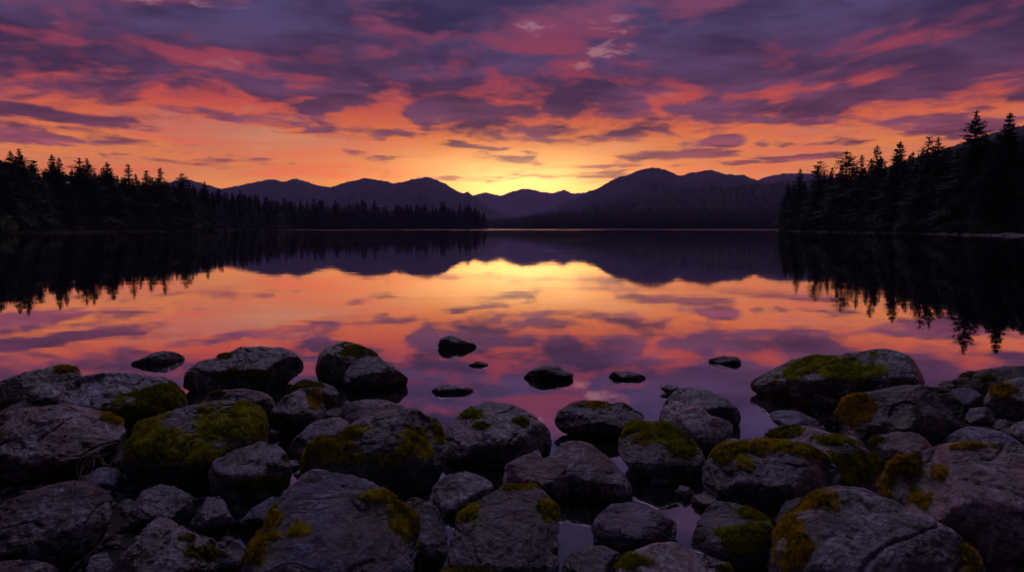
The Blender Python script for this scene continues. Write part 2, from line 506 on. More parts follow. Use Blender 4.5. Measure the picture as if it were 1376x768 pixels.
REED = mat_simple('shore_sedge', (.14, .15, .07), 0.85, 0.4, (.26, .25, .14), 0.2, transl=0.2)

# ------------------------------------------------------------------ ground, lake
SHORE = [(-1200, 60), (-400, 120), (-100, 165), (0, 188), (40, 208), (150, 248), (250, 300), (330, 440), (400, 600), (520, 730), (650, 830),
         (662, 960), (1040, 960), (1042.5, 320), (1060, 286), (1100, 246), (1200, 192), (1300, 152), (1376, 142), (1600, 110), (2400, 60)]
_sa = [az_of(p[0]) for p in SHORE]
_sr = [p[1] for p in SHORE]
_sa = [-math.pi, -R(140), -R(100)] + _sa + [R(100), R(140), math.pi]
_sr = [1.5, 2.0, 12] + _sr + [12, 2.0, 1.5]


def shore_r(az):
    return np.interp(az, _sa, _sr)


def ground_z(x, y):
    x = np.asarray(x, float); y = np.asarray(y, float)
    r = np.hypot(x, y)
    az = np.arctan2(x, y)
    Rs = shore_r(az)
    over = r - Rs
    land = 0.12 + 0.55 * (1 - np.exp(-np.maximum(over, 0) / 6.0)) + 0.012 * np.maximum(over, 0)
    land = np.minimum(land, 18 + 0 * land)
    bed = -np.clip(0.25 + 0.045 * np.maximum(r - 3, 0), 0, 2.6)
    edge = np.clip(-over / (0.06 * Rs + 0.5), 0, 1)
    z = np.where(over > 0, land, -0.02 - (np.abs(bed) - 0.02) * edge + 0.14 * (1 - np.clip(edge * 4, 0, 1)))
    # the near bank the boulders are heaped on: higher to the left and right, open in the middle
    side = np.maximum(np.clip((-x - 0.55 - 0.12 * (y - 2.5)) / 0.9, 0, 1), np.clip((x - 1.35 - 0.15 * (y - 2.5)) / 0.8, 0, 1))
    near = np.clip(1 - (y - 4.4) / 1.6, 0, 1)
    bank = -0.24 + 0.27 * side * near + 0.5 * np.clip((1.9 - y) / 2.0, 0, 1)
    z = np.where(r < 12, np.maximum(z, np.where(near > 0, bank, -9)), z)
    return z


def build_ground():
    az = np.concatenate([np.linspace(-math.pi, -R(45), 120)[:-1], np.linspace(-R(45), R(45), 900), np.linspace(R(45), math.pi, 120)[1:]])
    rr = np.concatenate([[0.02], np.linspace(0.4, 9, 60), np.geomspace(9.4, 100, 40), np.linspace(103, 420, 130), np.linspace(425, 1100, 120), np.geomspace(1150, 8800, 40)])
    A, RR = np.meshgrid(az, rr, indexing='ij')
    x = RR * np.sin(A); y = RR * np.cos(A)
    z = ground_z(x.ravel(), y.ravel()).reshape(x.shape)
    n = fbm(np.stack([x.ravel() * 2.2, y.ravel() * 2.2, np.zeros(x.size)], 1), 3).reshape(x.shape)
    z = z + np.where(RR < 14, 0.035 * n, 0)
    v = np.stack([x, y, z], -1).reshape(-1, 3)
    na, nr = A.shape
    i = np.arange(na - 1)[:, None] * nr + np.arange(nr - 1)[None]
    f = np.stack([i, i + nr, i + nr + 1, i + 1], -1).reshape(-1, 4)[:, ::-1]
    o = mesh_obj('ground', v, f, SOIL)
    tag(o, 'dark lake bed and wooded land around the lake', 'ground', kind='structure')
    # water sheet
    rr = np.concatenate([[0.01], np.geomspace(1, 1400, 60)])
    az = np.linspace(-math.pi, math.pi, 181)
    A, RR = np.meshgrid(az, rr, indexing='ij')
    v = np.stack([RR * np.sin(A), RR * np.cos(A), 0 * A], -1).reshape(-1, 3)
    na, nr = A.shape
    i = np.arange(na - 1)[:, None] * nr + np.arange(nr - 1)[None]
    f = np.stack([i, i + nr, i + nr + 1, i + 1], -1).reshape(-1, 4)[:, ::-1]
    o = mesh_obj('lake_water', v, f, mat_water())
    tag(o, 'still lake mirroring the sunset sky', 'lake', kind='structure')


build_ground()


# ------------------------------------------------------------------ mountains and hills
def ridge(name, label, pts, dist, foot, mat, seed, rough=0.02, back=0.9, nu=560, nv=90, sag=1.25, fine=None):
    px = np.array([p[0] for p in pts], float); py = np.array([p[1] for p in pts], float)
    u = np.linspace(px[0], px[-1], nu)
    top = np.interp(u, px, py)
    k = np.array([1, 2, 1]) / 4
    top[1:-1] = np.convolve(top, k, 'same')[1:-1]
    az = np.array([az_of(q) for q in u])
    hz = np.array([at_y(a, b, 1.0)[2] - H for a, b in zip(u, top)]) * dist + H     # height if the crest stands at forward distance `dist`
    v = np.linspace(-1, 1, nv)
    V = []
    zz = np.maximum(hz, 2.0)
    for q in v:
        yy = np.where(q < 0, dist + q * (dist - foot), dist + q * dist * back) * np.ones(nu)
        prof = (1 - abs(q)) ** sag
        x = np.tan(az) * dist * (0.25 + 0.75 * yy / dist) if False else np.tan(az) * yy
        V.append(np.stack([x, yy, zz * prof], 1))
    V = np.stack(V, 1)                       # nu, nv, 3
    amp = zz[:, None] * np.ones((1, nv))
    flat = V.reshape(-1, 3)
    s = 9.0 / dist
    n = fbm(flat * [s * 1.6, s * 1.0, 0] + [seed * 3.1, seed * 1.7, 0.5], 6, 0.55).reshape(nu, nv)
    rid = (0.5 - np.abs(fbm(flat * [s * 2.2, s * 0.9, 0] + [seed, 4.0, 9.5], 5, 0.55).reshape(nu, nv))) 
    w = np.sin(np.pi * np.clip((1 - np.abs(v)), 0, 1) ** 0.8)[None]     # zero at crest and foot
    V[:, :, 2] += amp * w * (0.26 * n + 0.24 * (rid - 0.35))
    V[:, :, 2] += amp * rough * 0.8 * (fbm(flat * [s * 12, s * 12, 0] + seed, 4, .6).reshape(nu, nv)) * (1 - np.abs(v))[None] ** 0.3
    V[:, :, 2] = np.where(np.abs(v)[None] > 0.985, -0.5, V[:, :, 2])
    # nothing in front may rise above the crest line as drawn from the shore
    i = np.arange(nu - 1)[:, None] * nv + np.arange(nv - 1)[None]
    f = np.stack([i, i + nv, i + nv + 1, i + 1], -1).reshape(-1, 4)
    o = mesh_obj(name, V.reshape(-1, 3), f, mat)
    tag(o, label, 'mountain' if 'mount' in name else 'hill', kind='structure')
    return V


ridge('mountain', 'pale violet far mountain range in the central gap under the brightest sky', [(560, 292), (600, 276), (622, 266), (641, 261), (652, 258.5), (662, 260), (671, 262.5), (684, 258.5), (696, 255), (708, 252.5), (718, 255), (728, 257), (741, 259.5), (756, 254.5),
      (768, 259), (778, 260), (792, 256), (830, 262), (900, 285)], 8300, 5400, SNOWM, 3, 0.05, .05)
ridge('mountain', 'purple mountain range with several rounded peaks left of the gap', [(180, 262), (215, 250), (240, 242), (251, 239.5), (262, 241.5), (280, 247), (302, 253), (318, 250), (334, 247), (352, 243), (371, 239.5), (386, 243.5), (402, 239), (425, 247), (447, 251), (470, 243.5),
      (485, 240.5), (495, 238), (517, 242), (532, 246), (557, 240), (577, 237), (597, 245), (612, 254), (622, 259.5), (629, 257.5), (651, 272), (678, 289), (715, 303)], 4200, 2300, MOUNT, 5, 0.035, .4)
ridge('mountain', 'low purple mountain shoulder far right behind the double peak', [(960, 262), (1000, 246), (1013, 241.5), (1032, 234.5), (1051, 232), (1087, 232), (1130, 240), (1200, 262), (1260, 285)], 5200, 4000, MOUNT, 8, 0.03, .4)
ridge('mountain', 'dark violet double peaked mountain right of the gap', [(715, 291), (734, 283), (761, 270.5), (792, 256.5), (806, 251), (822, 240), (841.5, 234.5), (858, 227), (872, 223.5), (888.5, 226), (910.5, 235), (930, 231), (942, 228.5), (952, 227), (966, 233),
      (996, 234.5), (1013, 242), (1050, 262), (1090, 285)], 3500, 2100, MOUNT, 9, 0.03, .5)
HILL_PTS = [(640, 303), (690, 298), (735, 291), (789, 281.5), (811, 276), (852, 267), (913, 258.5), (968, 253), (1024, 247.5), (1065, 243), (1130, 240), (1220, 250)]
HV = ridge('hill', 'dark forested hillside rising to the right behind the far shore', HILL_PTS, 1750, 1080, HILLM, 12, 0.01, 0.6, 260, 60, 1.1)
ridge('hill', 'blue grey hillside rising at the right edge behind the tall conifers', [(1120, 250), (1180, 225), (1240, 204), (1261, 197.5), (1290, 188), (1321, 177.6), (1374, 162), (1450, 146), (1600, 130), (1800, 160)], 1100, 420, HILLM, 14, 0.02, 0.6, 300, 60, 1.2)
ridge('hill', 'dark hillside at the left edge behind the conifers', [(-500, 200), (-250, 185), (-80, 195), (-10, 205), (4, 209), (13, 215), (33, 228), (90, 255), (180, 285), (240, 300)], 1000, 420, HILLM, 16, 0.02, 0.6, 220, 60, 1.2)


# ------------------------------------------------------------------ conifers
def tube(pts, rad, n=6):
    pts = np.asarray(pts, float); V = []; Fc = []
    for k, p in enumerate(pts):
        d = pts[min(k + 1, len(pts) - 1)] - pts[max(k - 1, 0)]
        d /= np.linalg.norm(d) + 1e-9
        a = np.cross(d, [0.3, 0.9, 0.2]); a /= np.linalg.norm(a) + 1e-9
        b = np.cross(d, a)
        for j in range(n):
            t = 2 * math.pi * j / n
            V.append(p + rad[k] * (a * math.cos(t) + b * math.sin(t)))
    for k in range(len(pts) - 1):
        for j in range(n):
            j2 = (j + 1) % n
            Fc.append((k * n + j, k * n + j2, (k + 1) * n + j2, (k + 1) * n + j))
    Fc.append(tuple(range(n))[::-1]); Fc.append(tuple((len(pts) - 1) * n + j for j in range(n)))
    return np.array(V), Fc


def conifer_arrays(seed, width=0.15, whorls=56, nb=7, spray=6, ragged=0.35, bare=0.04, top_open=0.5, droop=0.35, pow_=0.85):
    """unit-height conifer; returns trunk (verts, faces) and crown triangles"""
    rs = np.random.RandomState(seed)
    lean = rs.normal(size=2) * 0.008
    zs = np.linspace(0, 0.985, 9)
    tr = tube(np.stack([lean[0] * zs ** 2, lean[1] * zs ** 2, zs], 1), 0.0125 * (1 - zs) ** 0.9 + 0.0012, 6)
    V = []; T = []
    gap = fbm(np.stack([np.linspace(0, 9, whorls), np.full(whorls, seed * 1.37), np.zeros(whorls)], 1), 2)
    for k in range(whorls):
        t = (k + rs.rand() * 0.8) / whorls
        z0 = bare + (0.985 - bare) * t
        L0 = width * ((1 - t) ** pow_) * (0.62 + 0.38 * min(1, 4 * t + 0.45)) * (1 + ragged * gap[k] * 2.2) + 0.006
        m = nb if t < 0.8 else max(4, nb - 2)
        ph = rs.rand() * 6.28
        for j in range(m):
            if rs.rand() < (0.06 + 0.22 * top_open * (t > 0.72)): continue
            a = ph + 6.283 * j / m + rs.normal() * 0.25
            L = L0 * (0.70 + 0.55 * rs.rand() ** 1.5)
            up = 0.35 * t - droop * (1 - t) + rs.normal() * 0.1
            d = np.array([math.cos(a), math.sin(a), up]); d /= np.linalg.norm(d)
            s = np.array([-math.sin(a), math.cos(a), 0])
            base = np.array([lean[0] * z0 ** 2, lean[1] * z0 ** 2, z0])
            ns = spray if t < 0.7 else max(3, spray - 2)
            for q in range(ns):
                f = (q + 0.3 + 0.5 * rs.rand()) / ns
                c = base + d * L * f + np.array([0, 0, -0.10 * L * f * f])
                w = (0.30 * L * (1.05 - f) + 0.0085) * (0.7 + 0.6 * rs.rand())
                le = 0.20 * L + 0.0105
                for sg in (-1, 1):
                    tip = c + s * sg * w + d * le * (0.5 + 0.6 * rs.rand()) + np.array([0, 0, -w * (0.3 + 0.5 * rs.rand())])
                    b2 = c + d * le * 0.75
                    i = len(V)
                    V += [c - np.array([0, 0, 0.004]), b2, tip]
                    T.append((i, i + 1, i + 2))
                    if rs.rand() < 0.5:
                        i = len(V)
                        V += [c, c + s * sg * w * 0.6, c + np.array([0, 0, -0.010 - 0.10 * L]) + s * sg * w * 0.3]
                        T.append((i, i + 1, i + 2))
            i = len(V)
            e = base + d * L * 1.02 + np.array([0, 0, -0.10 * L])
            V += [e + d * 0.012, e - d * 0.014 + s * 0.006, e - d * 0.014 - s * 0.006]
            T.append((i, i + 1, i + 2))
    # leader
    for q in range(7):
        zq = 0.95 + 0.05 * q / 7
        for j in range(4):
            a = rs.rand() * 6.28; r_ = 0.012 * (1.15 - q / 7)
            i = len(V)
            c = np.array([lean[0], lean[1], zq])
            V += [c, c + [0, 0, 0.012], c + [r_ * math.cos(a), r_ * math.sin(a), 0.006 * rs.rand()]]
            T.append((i, i + 1, i + 2))
    return tr, (np.array(V), np.array(T))


SPECIES = [dict(width=0.185, whorls=64, nb=8, spray=7, ragged=0.30), dict(width=0.155, whorls=62, nb=7, spray=6, ragged=0.22, pow_=0.75),
           dict(width=0.215, whorls=58, nb=8, spray=8, ragged=0.50, droop=0.25, pow_=0.7), dict(width=0.195, whorls=54, nb=7, spray=7, ragged=0.75, top_open=.9, pow_=0.62, bare=0.06),
           dict(width=0.135, whorls=60, nb=7, spray=5, ragged=0.30, pow_=0.7), dict(width=0.23, whorls=62, nb=9, spray=8, ragged=0.35, droop=0.30),
           dict(width=0.18, whorls=54, nb=6, spray=6, ragged=0.9, top_open=1.1, pow_=0.55, bare=0.10), dict(width=0.17, whorls=58, nb=8, spray=6, ragged=0.4, pow_=0.6)]
TREE_MESH = []
for si, sp in enumerate(SPECIES):
    for rep in range(2):
        tr, cr = conifer_arrays(100 + 10 * si + rep, **sp)
        a = mesh_obj('trunk', tr[0], tr[1], BARK)
        b = mesh_obj('crown', cr[0], cr[1], NEEDLE, smooth=False)
        ma, mb = a.data, b.data
        bpy.data.objects.remove(a); bpy.data.objects.remove(b)
        TREE_MESH.append((ma, mb))


def tree(px, top, dist, label, group, var, wf=1.0, rot=None):
    az = az_of(px)
    y = dist * math.cos(az); x = dist * math.sin(az)
    z = float(ground_z([x], [y])[0]) - 0.05
    h = at_y(px, top, y)[2] - z
    root = bpy.data.objects.new('conifer_tree', None)
    COL.objects.link(root)
    root.location = (x, y, z)
    root.rotation_euler = (0, 0, random.uniform(0, 6.28) if rot is None else rot)
    root.scale = (h * wf, h * wf, h)
    root.empty_display_size = 0.1
    tag(root, label, 'conifer tree', group)
    ma, mb = TREE_MESH[var]
    for nm, me in (('trunk', ma), ('crown', mb)):
        c = bpy.data.objects.new(nm, me)
        COL.objects.link(c)
        c.parent = root
    return root


def rnd(a, b): return random.uniform(a, b)


LG = 'conifers along the left shore'
RG = 'conifers along the right shore'
left_named = [(2, 205, 'dark conifer cut by the left edge of the photo', 2, 1.0), (25, 202, 'tall conifer near the left edge, left one of a tight pair of tops', 0, 1.0),
              (37, 199, 'tallest conifer on the left shore, near the left edge', 3, 1.0), (53, 214, 'shorter conifer just right of the tallest left shore tree', 7, 1.1),
              (79, 207, 'broad conifer with sharp pointed top, first peak right of the tallest left tree', 5, .9), (89, 211, 'narrow conifer standing close to the broad sharp topped one', 1, 1.0),
              (115, 211.5, 'ragged conifer on the left shore, left top of the second twin peak', 6, 1.1), (126, 212, 'conifer with open crown, right top of the second twin peak on the left', 3, 1.0),
              (146, 224, 'lower bushy conifer left of the slanting twin topped tree', 2, 1.0), (155, 217, 'conifer with slanting stepped crown above the left shore middle', 0, 1.1),
              (179, 219.5, 'slim symmetric conifer spire standing alone on the left skyline', 4, 1.25), (190, 233, 'short conifer beside the lone slim spire', 1, 1.0),
              (204, 228, 'round topped conifer right of the lone slim spire', 7, 1.1), (222, 224.5, 'conifer with wide open top, last tall one before the left tree line drops', 3, 1.0),
              (251, 232, 'small topped conifer against the left purple mountain', 6, 1.0), (279, 243, 'little pointed conifer where the left tree line meets the mountain slope', 0, 1.0)]
for px, top, lab, sp, wf in left_named:
    d = shore_r(az_of(px)) + rnd(7, 13)
    tree(px, top, d, lab, LG, sp * 2 + random.randint(0, 1), wf * 1.3)
left_line = [(-60, 205), (0, 208), (36, 212), (60, 224), (80, 220), (100, 226), (120, 222), (140, 232), (155, 228), (180, 236), (200, 238), (222, 235), (240, 243), (255, 243), (280, 250),
             (305, 254), (329, 257), (349, 260), (380, 265), (403, 269), (457, 272), (569, 275), (640, 279), (652, 284)]
llx = [p[0] for p in left_line]; lly = [p[1] for p in left_line]
L_fill = 'dark conifer merging into the dense tree line on the left shore'
for k in range(118):
    px = -25 + 375 * ((k + random.random()) / 118)
    row = k % 3
    d = shore_r(az_of(px)) + (rnd(3, 7), rnd(8, 15), rnd(14, 24))[row]
    top = np.interp(px, llx, lly) + (rnd(8, 40) * (1 - max(0, px) / 520), rnd(0, 13) * (1 - max(0, px) / 500), rnd(-2, 8))[row]
    top = min(top, 292)
    sp = random.choice([0, 0, 1, 2, 4, 5, 5, 7, 3])
    tree(px, top, d, L_fill, LG, sp * 2 + random.randint(0, 1), rnd(.9, 1.35))
F_fill = 'small distant conifer in the far left tree line below the mountains'
for k in range(88):
    px = 345 + 308 * ((k + random.random()) / 88)
    d = shore_r(az_of(px)) + (rnd(4, 12) if k % 2 else rnd(14, 34))
    top = np.interp(px, llx, lly) + (rnd(-1, 9) if random.random() < .8 else rnd(-7, -1))
    sp = random.choice([0, 1, 2, 5, 4, 7, 0, 3])
    tree(px, top, d, F_fill, 'distant conifers across the lake', sp * 2 + random.randint(0, 1), rnd(1.1, 2.1))
right_named = [(1070, 226, 'slim pointed conifer at the lakeward tip of the right shore trees', 1, 1.1), (1055, 246, 'low bushy conifer at the very tip of the right shore', 5, 1.0), (1096, 215, 'slender conifer with sparse top above the tip of the right shore', 6, 1.0),
               (1112, 224, 'thin short spire between two taller trees near the right shore tip', 4, 1.0), (1131, 202, 'ragged flat topped conifer, first high crown on the right shore', 6, 1.15), (1151, 207, 'conifer with broken open top right of the ragged flat topped one', 3, 1.0),
               (1171, 195, 'open crowned conifer leaning slightly, left of the symmetric spire', 3, 1.05), (1197, 189, 'symmetric dense spire in the middle of the right shore trees', 0, 1.1), (1218, 203, 'thin low spire beside the symmetric dense right shore tree', 4, 1.0),
               (1237, 183, 'left one of two close conifer tops on the right shore', 6, 1.0), (1251, 183, 'right one of two close conifer tops on the right shore', 3, .9), (1237, 212, 'pale green front conifer with full drooping skirt on the right bank', 5, 1.15),
               (1299, 148, 'tallest right shore conifer with open tiered crown', 3, .95), (1343, 150, 'huge dense conical conifer beside the tallest open crowned one', 5, .95), (1374, 178, 'dark conifer cut by the right edge of the photo', 2, 1.0)]
for px, top, lab, sp, wf in right_named:
    d = shore_r(az_of(px)) + (rnd(7, 12) if 'front' not in lab else 4)
    tree(px, top, d, lab, RG, sp * 2 + random.randint(0, 1), wf * 1.2)
right_line = [(1040, 262), (1058, 246), (1075, 238), (1096, 228), (1131, 215), (1171, 210), (1197, 202), (1237, 196), (1270, 196), (1300, 178), (1345, 170), (1376, 185), (1420, 170)]
rlx = [p[0] for p in right_line]; rly = [p[1] for p in right_line]
R_fill = 'dark conifer merging into the dense stand on the right shore'
for k in range(62):
    px = 1046 + 350 * ((k + random.random()) / 62)
    row = k % 3
    d = shore_r(az_of(px)) + (rnd(3, 6), rnd(8, 14), rnd(14, 22))[row]
    g = (px - 1046) / 330
    top = np.interp(px, rlx, rly) + (rnd(15, 30 + 45 * g), rnd(2, 10 + 18 * g), rnd(0, 12))[row]
    sp = random.choice([0, 1, 2, 5, 5, 7, 2])
    tree(px, min(top, 285), d, R_fill, RG, sp * 2 + random.randint(0, 1), rnd(.95, 1.35))


# forest masses: everything behind that reads as one dark wood
def forest(name, label, spots, seed):
    rs = np.random.RandomState(seed)
    protos = []
    for q in range(6):
        tr, cr = conifer_arrays(500 + q, width=(0.16, 0.13, 0.19)[q % 3], whorls=16, nb=6, spray=2, ragged=.4)
        v = cr[0].copy(); c = v[cr[1]].mean(1)
        protos.append((v, cr[1]))
    VV = []; FF = []; n = 0
    for (x, y, z, h, wf) in spots:
        v, f = protos[rs.randint(6)]
        a = rs.rand() * 6.28
        ca, sa = math.cos(a), math.sin(a)
        q = np.stack([(v[:, 0] * ca - v[:, 1] * sa) * h * wf, (v[:, 0] * sa + v[:, 1] * ca) * h * wf, v[:, 2] * h], 1) + [x, y, z]
        VV.append(q); FF.append(f + n); n += len(q)
    o = mesh_obj(name, np.concatenate(VV), np.concatenate(FF), NEEDLE, smooth=False)
    tag(o, label, 'forest', kind='stuff')


rs = np.random.RandomState(4)
spots = []
for k in range(420):                                # behind the left rows
    px = rs.uniform(-160, 655)
    az = az_of(px)
    d = shore_r(az) + rs.uniform(16, 60)
    x, y = d * math.sin(az), d * math.cos(az)
    z = float(ground_z([x], [y])[0])
    top = np.interp(px, llx, lly) + rs.uniform(3, 18)
    spots.append((x, y, z, max(6, at_y(px, min(top, 296), y)[2] - z), rs.uniform(1.2, 1.8)))
forest('forest', 'dense dark wood filling in behind the left shore conifers', spots, 1)
spots = []
for k in range(260):
    px = rs.uniform(1046, 1520)
    az = az_of(px)
    d = shore_r(az) + rs.uniform(14, 60)
    x, y = d * math.sin(az), d * math.cos(az)
    z = float(ground_z([x], [y])[0])
    top = np.interp(px, rlx, rly) + rs.uniform(6, 30)
    spots.append((x, y, z, max(6, at_y(px, min(top, 290), y)[2] - z), rs.uniform(1.2, 1.8)))
forest('forest', 'dense dark wood filling in behind the right shore conifers', spots, 2)
spots = []
farx = [650, 657, 690, 718, 760, 810, 900, 1060]; fary = [292, 294, 289.5, 286, 283.5, 281, 280, 279]
for k in range(1300):
    px = 640 + 435 * ((k * 7 % 1300) + rs.rand()) / 1300
    az = az_of(px)
    d = 960 + rs.uniform(3, 110)
    x, y = d * math.sin(az), d * math.cos(az)
    z = float(ground_z([x], [y])[0])
    top = np.interp(px, farx, fary) + rs.uniform(-1.5, 7)
    spots.append((x, y, z, max(5, at_y(px, top, y)[2] - z), rs.uniform(1.1, 1.8)))
forest('forest', 'distant low tree line along the far shore', spots, 3)
spots = []
nu, nv = HV.shape[:2]
for k in range(5200):
    a = rs.uniform(0, nu - 1.01); b = rs.uniform(3, nv * 0.56)
    i, j = int(a), int(b)
    q = HV[i, j] + (HV[i + 1, j] - HV[i, j]) * (a - i) + (HV[i, j + 1] - HV[i, j]) * (b - j)
    spots.append((q[0], q[1], q[2] - 1.0, rs.uniform(9, 17), rs.uniform(1.1, 1.8)))
forest('forest', 'dark conifers covering the hillside behind the far shore', spots, 4)


# ------------------------------------------------------------------ shore bushes, sedge and gravel
def bush_mesh(seed, n=900):
    r_ = np.random.RandomState(seed)
    lobes = [(r_.uniform(-.6, .6), r_.uniform(-.4, .4), r_.uniform(.25, .6), r_.uniform(.3, .55)) for _ in range(7)]
    V = []; T = []
    for k in range(n):
        lx, ly, lz, lr = lobes[r_.randint(7)]
        d = r_.normal(size=3); d /= np.linalg.norm(d)
        c = np.array([lx, ly, lz]) + d * lr * (0.75 + 0.35 * r_.rand())
        if c[2] < 0: c[2] = abs(c[2]) * .3
        a = r_.normal(size=3); a /= np.linalg.norm(a); b = np.cross(a, d); b /= np.linalg.norm(b) + 1e-6
        s = r_.uniform(.06, .12)
        i = len(V)
        V += [c - a * s, c + b * s * .5, c + a * s, c - b * s * .5]
        T.append((i, i + 1, i + 2, i + 3))
    return np.array(V), np.array(T)


BUSH = []
for q in range(4):
    v, f = bush_mesh(70 + q)
    b = mesh_obj('shrub', v, f, LEAF, smooth=False)
    BUSH.append(b.data); bpy.data.objects.remove(b)


def bush(px, d_in, s, label, group):
    az = az_of(px)
    d = shore_r(az) + d_in
    x, y = d * math.sin(az), d * math.cos(az)
    o = bpy.data.objects.new('shrub', random.choice(BUSH))
    COL.objects.link(o)
    o.location = (x, y, float(ground_z([x], [y])[0]) - 0.1)
    o.scale = (s * rnd(1.0, 1.7), s * rnd(1, 1.4), s * rnd(.8, 1.2))
    o.rotation_euler = (0, 0, rnd(0, 6.28))
    tag(o, label, 'shrub', group)


bush(160, 2.0, 4.2, 'rounded pale leafy bush at the foot of the left shore conifers', 'shore bushes')
bush(3, 2.0, 4.0, 'leafy bush low at the left edge below the conifers', 'shore bushes')
bush(270, 2.0, 2.6, 'small cone shaped bush before the trees right of the rounded pale bush', 'shore bushes')
for k in range(26): bush(rnd(-15, 345), rnd(.8, 3), rnd(.9, 1.9), 'low dark bush along the foot of the left shore trees', 'low bushes on the left shore')
bush(1320, 2.0, 2.8, 'wide bush below the tallest right shore conifer', 'shore bushes')
bush(1055, 1.5, 2.6, 'small bush at the tip of the right shore', 'shore bushes')
for k in range(30): bush(rnd(1046, 1390), rnd(.8, 3.2), rnd(.8, 1.7), 'low dark bush along the foot of the right shore trees', 'low bushes on the right shore')

ICO = {}


def ico(sub):
    if sub not in ICO:
        bm = bmesh.new()
        bmesh.ops.create_icosphere(bm, subdivisions=sub, radius=1)
        bm.verts.ensure_lookup_table()
        v = np.array([q.co[:] for q in bm.verts]); v /= np.linalg.norm(v, axis=1)[:, None]
        f = np.array([[q.index for q in g.verts] for g in bm.faces])
        bm.free()
        ICO[sub] = (v, f)
    return ICO[sub]


def scatter_stones(name, label, pts, seed, mat=None):
    r_ = np.random.RandomState(seed)
    v0, f0 = ico(2)
    VV = []; FF = []; n = 0
    for (x, y, z, s) in pts:
        v = v0 * (s * r_.uniform(.6, 1.5), s * r_.uniform(.6, 1.3), s * r_.uniform(.4, .8))
        v = v * (1 + .25 * gnoise(v0 * 1.7 + r_.rand() * 90))[:, None] + [x, y, z]
        VV.append(v); FF.append(f0 + n); n += len(v)
    o = mesh_obj(name, np.concatenate(VV), np.concatenate(FF), mat or GRAVEL)
    tag(o, label, 'gravel', kind='stuff')


pts = []
for k in range(900):
    px = rs.uniform(1056, 1400) if k < 700 else rs.uniform(1200, 1400)
    az = az_of(px); d = shore_r(az) + rs.uniform(-1.2, 1.6)
    x, y = d * math.sin(az), d * math.cos(az)
    pts.append((x, y, max(0.0, float(ground_z([x], [y])[0])), rs.uniform(.12, .42)))
scatter_stones('gravel', 'pale stony waterline below the right shore trees', pts, 5)
pts = []
for k in range(700):
    px = rs.uniform(-25, 345)
    az = az_of(px); d = shore_r(az) + rs.uniform(-1.5, 1.0)
    x, y = d * math.sin(az), d * math.cos(az)
    pts.append((x, y, max(0.0, float(ground_z([x], [y])[0])), rs.uniform(.12, .40)))
scatter_stones('gravel', 'pale stony waterline below the left shore trees', pts, 6)
# sedge along the left waterline
V = []; T = []
for k in range(9000):
    px = rs.uniform(-25, 350)
    az = az_of(px); d = shore_r(az) + rs.uniform(-3.5, 2.5)
    x, y = d * math.sin(az), d * math.cos(az)
    z = max(0.0, float(ground_z([x], [y])[0])) - 0.05
    h = rs.uniform(.35, 1.0); a = rs.rand() * 6.28; w = .05
    i = len(V)
    V += [(x - w * math.cos(a), y - w * math.sin(a), z), (x + w * math.cos(a), y + w * math.sin(a), z), (x + rs.normal() * .15, y + rs.normal() * .15, z + h)]
    T.append((i, i + 1, i + 2))
o = mesh_obj('grass', np.array(V), np.array(T), REED, smooth=False)
tag(o, 'pale sedge fringe along the left waterline', 'grass', kind='stuff')

# ------------------------------------------------------------------ boulders
TINT = dict(grey=(.084, .080, .094), blue=(.066, .078, .116), pink=(.140, .084, .088), dark=(.038, .036, .041), pale=(.150, .140, .150), green=(.062, .068, .044), brown=(.090, .062, .050))
BOULDERS = []


